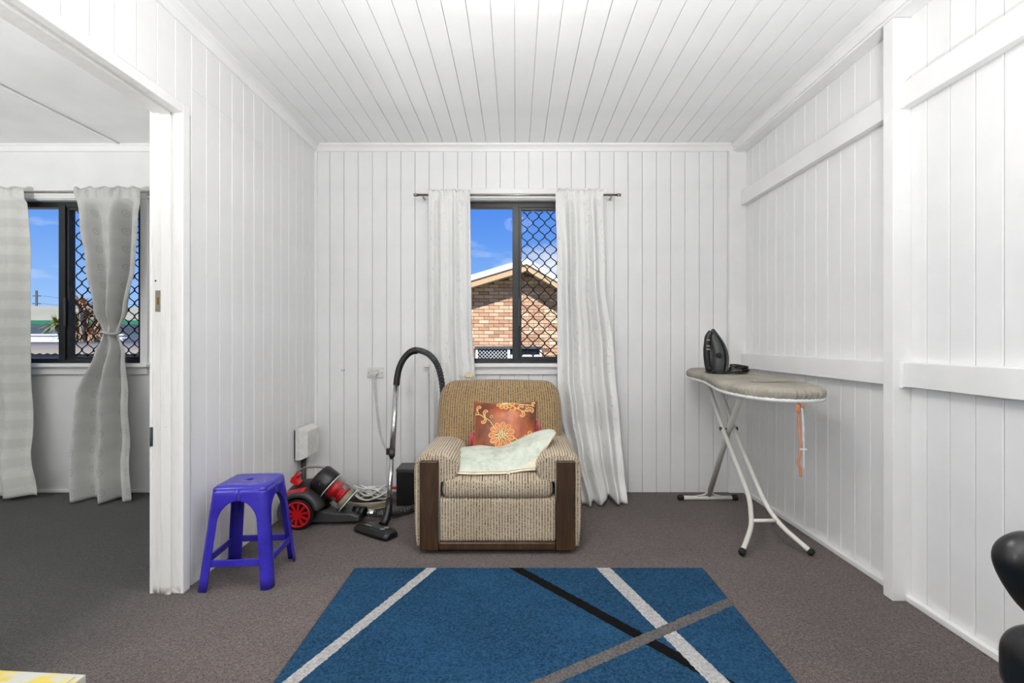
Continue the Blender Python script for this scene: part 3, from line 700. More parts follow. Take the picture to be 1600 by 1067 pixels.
def puff(c, hx, hy, hz, k):
    def fn(q):
        t = (1-(q.x/hx)**2)*(1-(q.y/hy)**2); s = 1 if q.z > 0 else .2
        return (q.x, q.y-.010*(1-(q.x/hx)**4)*(1-(q.z/hz)**2)*(1 if q.y < 0 else 0), q.z+k*s*t*abs(q.z)/hz)
    return fn
sc_ = MB(); sc_.rbox((-.092, 2.665, .33), (.280, .262, .062), .045, 10, puff(None, .28, .262, .062, .028), lambda o: (o.x, o.z-o.y))
sc_.build('seat_cushion', 'fabric', ac)
def bk(q):
    # taper, puff, lean back
    hz = .205; w = 1.0+.02*(1-(q.z/hz)**2)-.035*sstep(.3, 1, q.z/hz)-.0*q.z
    x = q.x*w; yy = q.y-.035*(1-(q.x/.37)**2)*(1-(q.z/hz)**2)*(1 if q.y < 0 else .2)
    z = q.z+.012*(1-(q.x/.37)**2)*(1 if q.z > 0 else 0)
    return (x, yy+.30*(z+hz)*1.0, z)
bc = MB(); bc.rbox((-.098, 2.885, .612), (.366, .085, .200), .075, 12, bk, lambda o: (o.x, o.z-o.y)); bc.build('back_cushion', 'fabricb', ac)
bs = MB()
def lean(q): return (q.x, q.y+.22*(q.z+.35), q.z)
bs.rbox((-.09, 3.02, .40), (.345, .05, .36), .04, 6, lambda q: (q.x, q.y+.16*(q.z+.36), q.z), lambda o: (o.x, o.z)); bs.build('back_shell', 'fabric', ac)
bl = MB().box(-.385, .205, 2.45, 3.0, .05, .275); bl.build('base_frame', 'fabric', ac, bevel=.01)
for x in (-.45, .27):
    for y in (2.46, 3.05): MB().cyl((x, y, 0), (x, y, .032), .016, n=12).build('glide', 'blackp', ac)

# pillow leaning on the back
PC = Vector((-.062, 2.728, .402)); tilt = math.radians(24); PW, PH = .185, .165
def pillow_pt(u, w, side, th=.062):
    """u,w in -1..1 over the cushion face; side +1 front"""
    e = (1-abs(u)**3)*(1-abs(w)**3); x = u*PW*(1-.05*(1-abs(w))*abs(u)); h = w*PH*(1-.06*(1-abs(u))*abs(w))
    t = side*th*max(0, e)**.6
    n = Vector((0, -math.cos(tilt), math.sin(tilt))); up = Vector((0, math.sin(tilt), math.cos(tilt)))
    return PC+Vector((x, 0, 0))+up*(h+PH)+n*t
pl = thing('throw_pillow', (PC.x, PC.y, .40), 'burnt orange silk pillow with embroidered flowers leaning on the armchair back', 'pillow')
pm = MB()
for side in (1, -1): pm.grid(36, 36, lambda u, v, s=side: pillow_pt(2*u-1, 2*v-1, s))
pm.build('cover', 'silk', pl)
em = MB(); pf = MB()
def PF(x, y, off=.0025):
    return pillow_pt(x/PW, y/PH, 1)+Vector((0, -math.cos(tilt), math.sin(tilt)))*off
def clampP(x, y): return (max(-PW*.98, min(PW*.98, x)), max(-PH*.98, min(PH*.98, y)))
def loop(pts, r=.0024, closed=True):
    em.tube([PF(*clampP(p[0], p[1])) for p in curve([(a, b, 0) for a, b in pts], 4, closed)], r, 5, closed)
def fill(pts):
    c = curve([(a, b, 0) for a, b in pts], 4, True); k = [PF(*clampP(p.x, p.y), off=.0012) for p in c]
    mx = sum(p.x for p in c)/len(c); my = sum(p.y for p in c)/len(c); k.append(PF(*clampP(mx, my), off=.0014)); n = len(c)
    pf.add(k, [(i, (i+1) % n, n) for i in range(n)], smooth=True)
def petal(cx, cy, a, r0, r1, w):
    d = (math.cos(a), math.sin(a)); q = (-d[1], d[0])
    P = [(cx+d[0]*r0, cy+d[1]*r0)]+[(cx+d[0]*(r0+(r1-r0)*t)+q[0]*s*w, cy+d[1]*(r0+(r1-r0)*t)+q[1]*s*w) for t, s in ((.45, .7), (.78, .9), (1, 0), (.78, -.9), (.45, -.7))]
    if all(abs(p[0]) < PW*1.02 and abs(p[1]) < PH*1.02 for p in P): loop(P); fill(P)
def flower(cx, cy, n, r, a0=0):
    for i in range(n): petal(cx, cy, a0+2*PI*i/n, r*.38, r, r*.19)
    for i in range(22):
        rr = r*.36*math.sqrt((i+.5)/22); a = i*2.4; x, y = cx+rr*math.cos(a), cy+rr*math.sin(a)
        if abs(y) < PH*.97: em.cyl(PF(x, y, .0), PF(x, y, .005), .0045, n=6)
def paisley(x, y, a, s):
    P = [(0, 0), (.4, .5), (.95, .72), (1.5, .45), (1.55, -.1), (1.2, -.3), (1.05, .1), (.7, .18)]
    Q = [(x+s*(p*math.cos(a)-q*math.sin(a)), y+s*(p*math.sin(a)+q*math.cos(a))) for p, q in P]; loop(Q); fill(Q)
flower(-.018, -.048, 11, .074, .3); flower(0, .165, 12, .058, .1)
loop([(-.06, -.01), (-.085, .03), (-.12, .055), (-.15, .075), (-.178, .078)], .0028, False)
loop([(.05, -.06), (.085, -.085), (.12, -.095), (.15, -.092)], .0028, False)
loop([(.035, .14), (.06, .118), (.09, .1), (.12, .093), (.15, .098)], .0028, False)
loop([(.045, .155), (.09, .142), (.14, .138), (.175, .13)], .0028, False)
for a in ((-.118, .062, 1.25, .025), (-.118, .06, -2.0, .026), (-.165, .098, .9, .022), (.075, .108, .6, .024), (.115, .094, .15, .034), (.06, .118, -2.5, .026), (.095, .098, -1.5, .026), (.15, -.06, 1.5, .024), (.165, .13, 1.3, .018)): paisley(*a)
for cx, cy in ((-.078, .058), (-.165, .086), (.128, .124), (.12, -.055)): loop([(cx+.008*math.cos(t), cy+.008*math.sin(t)) for t in [k*PI/4 for k in range(8)]], .002)
em.build('embroidery', 'thread', pl)['kind'] = 'stuff'; pf.build('petal_fill', 'petal', pl)['kind'] = 'stuff'
for sx in (-1, 1):
    z0 = PH*.30 if sx > 0 else -.02; p0 = pillow_pt(sx*1.0, z0/PH, 0)
    tm = MB(); tm.cyl(p0+Vector((sx*.006, -.004, .012)), p0+Vector((sx*.010, -.006, -.004)), .006, n=8)
    for k in range(16):
        a = 2*PI*k/16; r = .006+.006*(k % 3)/2
        tm.tube([p0+Vector((sx*.010, -.006, 0)), p0+Vector((sx*.013+r*math.cos(a), -.008+r*.6*math.sin(a), -.03)), p0+Vector((sx*.020+r*1.5*math.cos(a), -.012+r*.7*math.sin(a), -.085-.008*(k % 4)))], .0016, 4)
    to = tm.build('tassel', 'pink', pl, label='pink thread tassel')

# quilted seat pad with curled corner
pd = thing('seat_pad', (-.09, 2.6, .40), 'faded pale green quilted pad with one curled corner on the armchair seat', 'seat pad')
def pad_pt(u, v, top):
    c = sstep(.56, 1.0, u)
    x = -.358+.458*u; y = 2.432+.31*v+.02*u*(1-v)-.02*math.sin(PI*u)*(1-v)
    z = .4165+(.020+.012*v)*math.sin(PI*min(1, v*.75+.02))+.012*v-.016*max(0, 1-v/.12)**2
    ex = lerpk([(0, .10), (.15, .118), (.4, .185), (.62, .214), (.82, .208), (1, .165)], v)
    ez = lerpk([(0, .413), (.15, .470), (.4, .532), (.62, .556), (.82, .566), (1, .556)], v)
    ey = 2.452+.27*v
    x += (ex-.10)*c**1.3; z += (ez-z)*c**1.2; y += (ey-y)*c
    z += (.004*math.sin(15*u+3*v)*math.sin(8*v+1)*(.2+v)-.005*math.exp(-((u-.45-.12*v)/.015)**2)*sstep(.2, .6, v)-.006*math.exp(-((u-.70-.12*v)/.012)**2)*(1-v))
    if top: z += .016*(1-abs(2*u-1)**6)*(1-abs(2*v-1)**6)+.010
    return (x, y, z)
pt = MB(); pt.grid(50, 30, lambda u, v: pad_pt(u, v, True)); pt.build('quilt_top', 'pad', pd)
pb = MB(); pb.grid(50, 30, lambda u, v: Vector(pad_pt(u, v, False))+Vector((0, -.012*(1-v), -.004))); 
edge = [(i/50, 0) for i in range(51)]+[(1, i/30) for i in range(1, 31)]+[((49-i)/50, 1) for i in range(50)]+[(0, (29-i)/30) for i in range(29)]
pb.rings([[pad_pt(u, v, True) for u, v in edge], [Vector(pad_pt(u, v, False))+Vector((0, -.012*(1-v), -.004)) for u, v in edge]], False, False)
pb.build('backing', 'cream', pd, label='cream cotton backing and edge')
pp_ = MB(); pp_.tube([Vector(pad_pt(u, v, True))+Vector((0, -.003, -.003)) for u, v in edge], .0042, 6, True); pp_.build('piping', 'cream', pd)

# ------------------------------------------------------------------ blue stool
st = thing('stool', (-1.209, 2.2, 0), 'blue moulded plastic stool standing beside the doorway', 'stool')
SR = Matrix.Rotation(math.radians(4.5), 3, 'Z')
def sw(x, y, z):
    q = SR @ Vector((x, y, 0)); return (-1.209+q.x, 2.2+q.y, z)
SZ = .435
def half(z): return .151-.042*(z/SZ)
def rsq(h, r, n=5):
    out = []
    for k, (sx, sy) in enumerate(((1, -1), (1, 1), (-1, 1), (-1, -1))):
        for i in range(n+1):
            a = (-PI/2+k*PI/2)+(PI/2)*i/n; out.append((sx*(h-r)+r*math.cos(a), sy*(h-r)+r*math.sin(a)))
    return out
seat = MB()
rr = []
for h, z, r in ((half(.412)+.003, .412, .024), (half(.418)+.003, .418, .024), (half(.425)+.001, .426, .025), (half(.43)-.006, .4325, .026), (half(.43)-.016, SZ, .026), (half(.43)-.03, SZ-.001, .03), (.075, SZ-.0015, .035), (.05, SZ-.002, .03), (.03, SZ-.002, .02), (.013, SZ-.002, .0128), (.0125, SZ-.003, .0123), (.012, SZ-.012, .0118)):
    rr.append([sw(x, y, z) for x, y in rsq(h, r)])
seat.rings(rr, False, False); seat.build('seat', 'blue', st, solid=.004)
# each leg: an L-shaped tapering shell with half of each arch
AT, ASP = .372, .285
def aperture(z):
    a0 = half(z)-.040
    if z <= ASP: return a0
    if z >= AT: return 0
    return a0*math.sqrt(max(0, 1-((z-ASP)/(AT-ASP))**2))
for sx in (-1, 1):
    for sy in (-1, 1):
        m = MB(); zs = [0, .05, .1, .15, .2, .24, .27]+[ASP+(AT-ASP)*math.sin(PI/2*k/12) for k in range(13)]+[.386, .40, .418]; rows = []
        for z in zs:
            h = half(z); a = aperture(z); r = .022; row = []
            for k in range(7): row.append((a+(h-r-a)*k/6, -h))
            for k in range(1, 6): t = -PI/2+PI/2*k/6; row.append((h-r+r*math.cos(t), -(h-r)+r*math.sin(t)))
            for k in range(7): row.append((h, -(h-r)+(h-r-a)*k/6))
            rows.append([sw(sx*x, -sy*(-y) if False else (y if sy < 0 else -y), z) for x, y in row])
        m.rings(rows, False, False, True, closed=False)
        m.build('leg', 'blue', st, solid=.006, soffset=0)
for k in range(4):
    h = half(.115)-.006; R = Matrix.Rotation(k*PI/2, 3, 'Z'); m = MB()
    v = []
    for z in (.098, .128):
        for yy in (-h-.004, -h+.006):
            for xx in (-h+.03, h-.03): q = R @ Vector((xx, yy, 0)); v.append(sw(q.x, q.y, z))
    m.add(v, [(0, 2, 3, 1), (4, 5, 7, 6), (0, 1, 5, 4), (2, 6, 7, 3), (0, 4, 6, 2), (1, 3, 7, 5)]); m.build('stretcher', 'blue', st, bevel=.003)

# ------------------------------------------------------------------ junction box, outlet, cords, black box
jb = thing('junction_box', (XL, 3.17, .76), 'grey white cover box on the wall above the vacuum cleaner', 'wall box')
JY0, JY1, JZ0, JZ1 = 3.06, 3.28, .305+.0, .505
m = MB(); x0 = XL+.012
base = [(x0, JY0, JZ0), (x0, JY1, JZ0), (x0, JY1, JZ1), (x0, JY0, JZ1)]
mid = [(x0+.030, JY0, JZ0), (x0+.030, JY1, JZ0), (x0+.030, JY1, JZ1), (x0+.030, JY0, JZ1)]
top = [(x0+.072, JY0+.022, JZ0+.018), (x0+.072, JY1-.02, JZ0+.018), (x0+.072, JY1-.02, JZ1-.018), (x0+.072, JY0+.022, JZ1-.018)]
m.rings([base, mid, top], smooth=False); m.build('cover', 'whitep', jb, bevel=.004)
MB().box(XL, XL+.013, JY0+.012, JY1-.01, JZ0+.012, JZ1-.012).build('back_plate', 'greyp', jb)
MB().cyl((XL+.022, 3.16, .0), (XL+.022, 3.16, JZ0+.004), .016, n=12).build('conduit', 'greyp', jb)
MB().cyl((XL+.02, 3.215, .0), (XL+.02, 3.215, JZ0+.004), .009, n=10).build('cable', 'whitep', jb)

po = thing('power_outlet', (-.985, YB, .84), 'white double power outlet on the board wall', 'power outlet')
MB().box(-1.043, -.929, YB-.011, YB, .805, .877).build('plate', 'whitep', po, bevel=.004)
for x in (-1.033, -.939): MB().cyl((x, YB-.0125, .841), (x, YB-.010, .841), .0035, n=8).build('screw', 'greyp', po)
for x in (-1.008, -.964): MB().box(x-.006, x+.006, YB-.014, YB-.010, .858, .872).build('switch', 'whitep', po, bevel=.001)
pc = thing('appliance_lead', (-.98, YB-.02, .84), 'white power cord plugged into the outlet and trailing behind the vacuum wand', 'power cord')
MB().cyl((-.978, YB-.0115, .842), (-.978, YB-.05, .838), .019, .015, n=14).build('plug', 'whitep', pc)
MB().cyl((-1.005, YB-.0115, .842), (-1.005, YB-.038, .84), .015, .012, n=14).build('plug', 'whitep', pc)
for dx in (0, .016):
    pts = curve([(-.982+dx*.4-.006, YB-.045, .832), (-.985+dx*.5, YB-.04, .79), (-.985+dx*.7, YB-.015, .66), (-.97+dx*.6, YB-.008, .5), (-.945+dx*.5, YB-.008, .38), (-.89+dx*.3, YB-.008, .25), (-.85+dx*.3, YB-.012, .14), (-.80+dx, YB-.03, .03), (-.78+dx, YB-.06, .006)], 8)
    MB().tube(pts, .0042, 7).build('cord', 'whitecord', pc)

cc = thing('cord_coil', (-.9, 3.1, 0), 'loose bundle of white electrical cord heaped by the vacuum wand', 'cord')
R = random.Random(5); pts = []
for k in range(9):
    ax, bx = R.uniform(.09, .135), R.uniform(.03, .06); ox, oy = R.uniform(-.03, .03), R.uniform(-.02, .02)
    for j in range(10):
        a = 2*PI*j/10+k*.35; pts.append((-.935+ox+ax*math.cos(a), 3.10+oy+bx*math.sin(a), 0.084+.035*k/9+.018*math.sin(a*2+k)+.012*math.cos(3*a+k)))
MB().tube(curve(pts, 4), .0048, 7).build('cord', 'whitecord', cc)
hc = thing('cord_coil', (-.87, 3.1, 0), 'flat coil of cream cable lying on the carpet under the white cord', 'cord')
pts = []
for k in range(5*18):
    a = 2*PI*k/18; r = 1+.09*math.sin(k*.31); pts.append((-.945+.150*r*math.cos(a), 3.09+.085*r*math.sin(a), 0.007+.010*k/18))
MB().tube(curve(pts, 3), .0052, 7).build('cable', 'creamcord', hc)
MB().tube([(-.945+.132*math.cos(a), 3.09+.07*math.sin(a), .016) for a in [2*PI*k/40 for k in range(40)]], .010, 7, True).build('cable_loop', 'greyp', hc)

bx = thing('speaker_box', (-.66, 3.2, 0), 'black upright box standing on the carpet behind the armchair', 'box')
MB().box(-.770, -.56, 3.11, 3.27, 0, .222).build('body', 'blackp', bx, bevel=.004)
MB().box(-.772, -.558, 3.108, 3.272, .222, .240).build('lid', 'greyp', bx, bevel=.003)
MB().box(-.815, -.772, 3.14, 3.16, .10, .115).build('red_lug', 'redp', bx, bevel=.003)

# ------------------------------------------------------------------ vacuum cleaner
vc = thing('vacuum_cleaner', (-1.1, 2.85, 0), 'red and black bagless vacuum cleaner with chrome wand beside the armchair', 'vacuum cleaner')
def ell(mb, c, r, n=20, cut=None):
    rg = []
    for i in range(n+1):
        t = -PI/2+PI*i/n; rg.append([(c[0]+r[0]*math.cos(t)*math.cos(a), c[1]+r[1]*math.cos(t)*math.sin(a), max(cut if cut is not None else -9, c[2]+r[2]*math.sin(t))) for a in [2*PI*k/28 for k in range(28)]])
    mb.rings(rg[1:-1]); return mb
WC = Vector((-1.226, 2.725, .088))
for yy, sg in ((2.722, -1), (3.0, 1)):
    tyre = MB()
    rings_ = [[(WC.x+r*math.cos(a), yy+sg*d, WC.z+r*math.sin(a)) for a in [2*PI*k/40 for k in range(40)]] for r, d in ((.06, -.035), (.082, -.035), (.088, -.025), (.088, .004), (.083, .012), (.074, .013), (.072, .008), (.03, .004))]
    tyre.rings(rings_, False, True); wo = tyre.build('wheel', 'rubber', vc)
    hub = MB(); fy = yy+sg*.012
    hub.tube([(WC.x+.068*math.cos(a), fy, WC.z+.068*math.sin(a)) for a in [2*PI*k/40 for k in range(40)]], .0062, 8, True)
    hub.cyl((WC.x, fy-.004, WC.z), (WC.x, fy+.004, WC.z), .017, n=18)
    for k in range(10):
        a = 2*PI*k/10+.2; c, s = math.cos(a), math.sin(a)
        p = [(.014, -.005), (.066, -.0085), (.066, .0085), (.014, .005)]
        v = [(WC.x+r*c-t*s, fy+d, WC.z+r*s+t*c) for d in (-.0035, .0035) for r, t in p]
        hub.add(v, [(0, 1, 2, 3), (7, 6, 5, 4), (0, 4, 5, 1), (1, 5, 6, 2), (2, 6, 7, 3), (3, 7, 4, 0)])
    hub.build('spoked_rim', 'redp', wo, label='red ten-spoke rim')
# main body: swept blocks between the wheels
bd = MB(); ell(bd, (-1.225, 2.865, .125), (.135, .128, .118), cut=.02); bd.build('motor_body', 'blackp', vc)
fe = MB()
for yy in (2.735, 2.985):
    pass
rg = []
for k in range(25):
    a = math.radians(200-190*k/24); ro, ri = .122, .092
    rg.append([(WC.x+.004+r*math.cos(a), yy, WC.z+.004+r*math.sin(a)) for r, yy in ((ri, 2.705), (ro-.01, 2.700), (ro, 2.715), (ro+.004, 2.80), (ri, 2.80))])
fe.rings(rg); fe.build('wheel_arch', 'greyp', vc)
sl = MB(); prof = [(-1.30, .03), (-1.31, .08), (-1.22, .10), (-1.05, .075), (-.95, .07), (-.905, .055), (-.90, .025), (-1.02, .018), (-1.2, .018)]
sl.prism(prof, 2.775, 2.935, 'y'); sl.build('chassis', 'greyp', vc, bevel=.008)
# bin axis
A0 = Vector((-1.185, 2.845, .278)); A1 = Vector((-1.092, 2.845, .212)); A2 = Vector((-.982, 2.845, .120)); ax = (A2-A1).normalized(); up = Vector((-ax.z, 0, ax.x)); 
side = Vector((0, 1, 0))
def rng(p, r, n=36): return [p+(up*math.cos(2*PI*k/n)+side*math.sin(2*PI*k/n))*r for k in range(n)]
lid = MB(); lid.rings([rng(A1-ax*.10-up*.01, .045), rng(A1-ax*.092, .070), rng(A1-ax*.075, .080), rng(A1-ax*.01, .082), rng(A1, .080)]); lo = lid.build('bin_lid', 'blackp', vc)
MB().cyl(A1-ax*.045-side*.0805, A1-ax*.045-side*.084, .008, n=14).build('badge', 'chrome', lo)
clr = Mat('clear_polycarbonate', (235, 238, 238), .05); clr.set('Transmission Weight', 0)
def clear_mat():
    m = bpy.data.materials.new('clear_bin_plastic'); m.use_nodes = True; nt = m.node_tree; nt.nodes.clear()
    o = nt.nodes.new('ShaderNodeOutputMaterial'); t = nt.nodes.new('ShaderNodeBsdfTransparent'); g = nt.nodes.new('ShaderNodeBsdfGlossy')
    t.inputs[0].default_value = (.86, .86, .85, 1); g.inputs['Roughness'].default_value = .06
    f = nt.nodes.new('ShaderNodeLayerWeight'); f.inputs[0].default_value = .35; x = nt.nodes.new('ShaderNodeMixShader')
    nt.links.new(f.outputs[1], x.inputs[0]); nt.links.new(t.outputs[0], x.inputs[1]); nt.links.new(g.outputs[0], x.inputs[2]); nt.links.new(x.outputs[0], o.inputs[0]); return m
M['clear'] = clear_mat()
bn = MB(); bn.rings([rng(A1, .078), rng(A1+ax*.02, .0785), rng(A2-ax*.006, .0785), rng(A2, .074), rng(A2+ax*.004, .05)], False, True); bno = bn.build('dust_bin', 'clear', vc)
cy = MB(); cy.rings([rng(A1, .05), rng(A1+ax*.03, .056), rng(A1+ax*.055, .056), rng(A1+ax*.06, .036), rng(A1+ax*.08, .036), rng(A1+ax*.084, .05), rng(A1+ax*.098, .05), rng(A1+ax*.104, .028), rng(A1+ax*.132, .028)])
cy.build('cyclone_core', 'redp', bno, label='red cyclone core seen through the clear bin')
MB().cyl(A1+ax*.104, A1+ax*.136, .060, .064, n=30).build('dust_cup', 'creamcord', bno)
rm = MB(); rm.tube(rng(A2-ax*.004, .0775), .0035, 6, True); rm.tube(rng(A1+ax*.004, .079), .003, 6, True); rm.build('bin_rim', 'whitep', bno)
hd = MB(); hd.tube(curve([(-1.300, 2.83, .262), (-1.275, 2.83, .300), (-1.225, 2.83, .322), (-1.165, 2.83, .326), (-1.115, 2.83, .322)], 8), .006, 8); hd.build('carry_handle', 'steel', vc)
rh = MB(); rh.prism([(-1.312, .245), (-1.285, .228), (-1.262, .222), (-1.255, .232), (-1.268, .248), (-1.272, .262), (-1.262, .285), (-1.275, .292), (-1.302, .270)], 2.80, 2.86, 'y'); rh.build('handle_grip', 'redp', vc, bevel=.004, label='red carry grip')
rp = MB(); rp.rbox((-1.245, 2.745, .205), (.052, .03, .013), .012, 4, lambda q: (q.x, q.y, q.z+.2*q.x)); rp.build('pedal', 'redp', vc, label='red foot pedal')
cpl = MB(); cpl.cyl((-.955, 2.845, .066), (-.90, 2.84, .062), .028, n=18); cpl.cyl((-.915, 2.84, .062), (-.885, 2.835, .058), .032, n=18); cpl.build('hose_collar', 'blackp', vc)
MB().cyl((-.885, 2.835, .058), (-.815, 2.83, .05), .022, n=18).build('swivel_joint', 'chrome', vc)
# ribbed hose: floor run behind the chair, up and over to the handle
hp = curve([(-.82, 2.83, .05), (-.76, 2.86, .04), (-.68, 2.94, .032), (-.60, 3.03, .032), (-.53, 3.12, .06), (-.495, 3.19, .22), (-.482, 3.21, .45), (-.478, 3.19, .65), (-.482, 3.15, .79), (-.502, 3.11, .90), (-.545, 3.08, .97), (-.60, 3.07, 1.0), (-.640, 3.06, 1.006)], 26)
MB().tube(hp, .02, 12, radii=[.0195+.0016*math.sin(i*1.25) for i in range(len(hp))]).build('hose', 'greyp', vc)
hn = curve([(-.628, 3.062, 1.004), (-.668, 3.06, .992), (-.706, 3.058, .955), (-.734, 3.055, .90), (-.748, 3.05, .84), (-.753, 3.045, .785)], 6)
MB().tube(hn, .018, 12, radii=[.024-.004*sstep(0, 12, i) for i in range(len(hn))]).build('wand_handle', 'blackp', vc)
Wt = Vector((-.753, 3.045, .795)); Wb = Vector((-.722, 2.74, .105)); wm = Wt.lerp(Wb, .575)
MB().cyl(wm, Wt, .0165, n=18).build('wand', 'chrome', vc); MB().cyl(Wb, wm, .0138, n=18).build('wand', 'chrome', vc)
col = MB(); col.cyl(wm-(Wt-Wb).normalized()*.02, wm+(Wt-Wb).normalized()*.018, .0185, n=16); col.build('wand_collar', 'greyp', vc)
MB().box(wm.x-.034, wm.x-.012, wm.y-.01, wm.y+.01, wm.z-.01, wm.z+.028).build('wand_button', 'blackp', vc, bevel=.004)
nk = MB(); nk.tube([Wb+(Wt-Wb).normalized()*.06, Wb, Vector((-.728, 2.715, .06)), Vector((-.742, 2.69, .038))], .02, 12, radii=[.018, .021, .024, .026]); nk.build('swivel_neck', 'blackp', vc)
# floor head: tapered wedge turned on the floor
FH = Matrix.Rotation(math.radians(-32), 3, 'Z'); fc = Vector((-.775, 2.655, 0))
fh = MB(); rgs = []
for xx, d0, d1, z1 in ((-.135, -.030, .035, .034), (-.11, -.042, .045, .042), (-.03, -.046, .052, .050), (.05, -.046, .052, .048), (.115, -.044, .048, .042), (.135, -.034, .038, .034)):
    rgs.append([fc+FH @ Vector((xx, yy, 0))+Vector((0, 0, zz)) for yy, zz in ((d0, .004), (d0-.004, .02), (d0+.012, z1*.86), (d0+.03, z1), (d1-.015, z1), (d1, z1*.7), (d1, .004))])
fh.rings(rgs, smooth=False); fho = fh.build('floor_head', 'blackp', vc, bevel=.003)
for k in (0, 1):
    q = fc+FH @ Vector((.075+.03*k*0, -.012+.028*k, 0)); MB().box(q.x-.013, q.x+.013, q.y-.008, q.y+.008, .045, .052).build('floor_switch', 'steel', fho, bevel=.002)
q = fc+FH @ Vector((-.03, -.018, 0)); lb = MB().box(-.026, .026, -.005, .005, 0, .0008)
lb.v = [tuple(q+FH @ Vector(p)+Vector((0, 0, .0500))) for p in lb.v]; lb.build('badge', 'steel', fho)

# ------------------------------------------------------------------ ironing board
ib = thing('ironing_board', (1.28, 2.8, 0), 'ironing board with khaki grey cover on chipped white tube legs', 'ironing board')
OUT = [(1.05, 2.33), (1.045, 2.50), (1.085, 2.70), (1.125, 2.92), (1.125, 3.12), (1.145, 3.25), (1.21, 3.335), (1.30, 3.355), (1.39, 3.335), (1.45, 3.25), (1.47, 3.10), (1.475, 2.85), (1.47, 2.55), (1.445, 2.32), (1.40, 2.18), (1.32, 2.12), (1.20, 2.115), (1.10, 2.19)]
oc = curve([(x, y, 0) for x, y in OUT], 36, True); n = len(oc)
def zt(y): return .850+(y-2.1)*.022
ctr = Vector((1.27, 2.75, 0))
def ring(inset, dz, wr=0):
    out = []
    for i, p in enumerate(oc):
        t = (oc[(i+1) % n]-oc[i-1]).normalized(); nn = Vector((t.y, -t.x, 0))
        if (p-ctr).dot(nn) < 0: nn = -nn
        w = wr*.42*(math.sin(i*1.02+1.5*math.sin(i*.11))+.7*math.sin(i*.63+1)+.6*math.sin(i*.29))*(1 if (p.x < 1.25 or p.y < 2.5) else .4)*sstep(3.1, 2.6, p.y) if wr else 0
        q = p-nn*(inset-w); out.append((q.x, q.y, zt(p.y)+dz+(abs(w)*.5 if wr else 0)))
    return out
cv = MB(); cv.rings([ring(.075, .0035), ring(.045, .004), ring(.024, .002, .0016), ring(.008, -.006, .004), ring(0, -.018, .006), ring(.001, -.032, .0075), ring(.006, -.046, .005)], True, False)
cv.build('cover', 'khaki', ib)
hm = MB(); hm.rings([ring(.006, -.043), ring(.001, -.047), ring(.001, -.058), ring(.010, -.060)], False, False); hm.build('elastic_hem', 'whitecord', ib, label='white elastic hem')
dk = MB(); dk.rings([ring(.018, -.03), ring(.018, -.052)]); dk.build('deck', 'whitemetal', ib)
cr = MB(); cr.tube(curve([(1.17, 2.40, zt(2.4)+.006), (1.25, 2.37, zt(2.37)+.007), (1.34, 2.38, zt(2.38)+.006), (1.42, 2.36, zt(2.36)+.004)], 8), .004, 6); cr.build('crease', 'khaki', ib)
# legs
def legA(sx):
    c = 1.28
    pts = [(c+sx*.033, 3.145, .80), (c+sx*.034, 2.91, .535), (c+sx*.034, 2.68, .325), (c+sx*.036, 2.585, .235), (c+sx*.052, 2.525, .17), (c+sx*.085, 2.46, .11), (c+sx*.168, 2.372, .028)]
    lg = MB(); p = [Vector(pts[0]), Vector(pts[1])]+list(curve(pts[1:], 7))[1:]
    lg.tube(p, .0125, 12); o = lg.build('leg', 'whitemetal', ib)
    d = (Vector(pts[-1])-Vector(pts[-2])).normalized(); f = MB(); f.tube([Vector(pts[-1])-d*.012, Vector(pts[-1])+d*.006, Vector(pts[-1])+d*.016], .018, 12, radii=[.0165, .0185, .012]); f.build('rubber_foot', 'rubber', o)
legA(-1); legA(1)
lb_ = MB(); pts = [(1.285, 2.72, .80), (1.285, 2.91, .535), (1.285, 3.215, .04)]; lb_.tube(pts, .017, 14); 
for sx in (-1, 1): lb_.tube(curve([(1.285+sx*.012, 3.195, .07), (1.285+sx*.03, 3.21, .045), (1.285+sx*.085, 3.222, .028)], 6), .005, 8)
lb_.build('leg', 'whitemetal', ib)
fb = MB(); fb.cyl((1.115, 3.225, .017), (1.445, 3.225, .017), .0135, n=14); fbo = fb.build('foot_bar', 'whitemetal', ib)
for x in (1.10, 1.46): MB().rbox((x, 3.225, .0185), (.022, .019, .0185), .015, 3).build('rubber_foot', 'rubber', fbo)
MB().cyl((1.222, 2.49, .137), (1.345, 2.49, .137), .010, n=12).build('cross_bar', 'whitemetal', ib)
pv = MB(); pv.cyl((1.225, 2.91, .535), (1.335, 2.91, .535), .006, n=10); pv.cyl((1.228, 2.91, .535), (1.238, 2.91, .535), .011, n=10); pv.cyl((1.325, 2.91, .535), (1.335, 2.91, .535), .011, n=10); pv.build('pivot_bolt', 'pole', ib)
rl = MB(); rl.box(1.225, 1.237, 2.45, 3.2, .795, .806); rl.box(1.325, 1.337, 2.45, 3.2, .795, .806); rl.build('slide_rail', 'whitemetal', ib)
rb = thing('ribbon', (1.245, 2.13, .80), 'orange ribbon and white string tied under the ironing board edge', 'ribbon')
m = MB(); m.tube(curve([(1.245, 2.125, .795), (1.243, 2.122, .72), (1.246, 2.120, .64), (1.248, 2.12, .58), (1.241, 2.12, .53), (1.249, 2.12, .50), (1.25, 2.12, .468)], 6), .005, 8, flat=(1, 0, 0), radii=None)
m.build('ribbon_tail', 'orange', rb)
kn = MB(); kn.rbox((1.236, 2.118, .768), (.0085, .005, .016), .0045, 3, lambda q: (q.x*(1-q.z*25), q.y, q.z)); kn.rbox((1.256, 2.118, .778), (.007, .005, .009), .0045, 3); kn.build('bow', 'orange', rb)
s2 = MB()
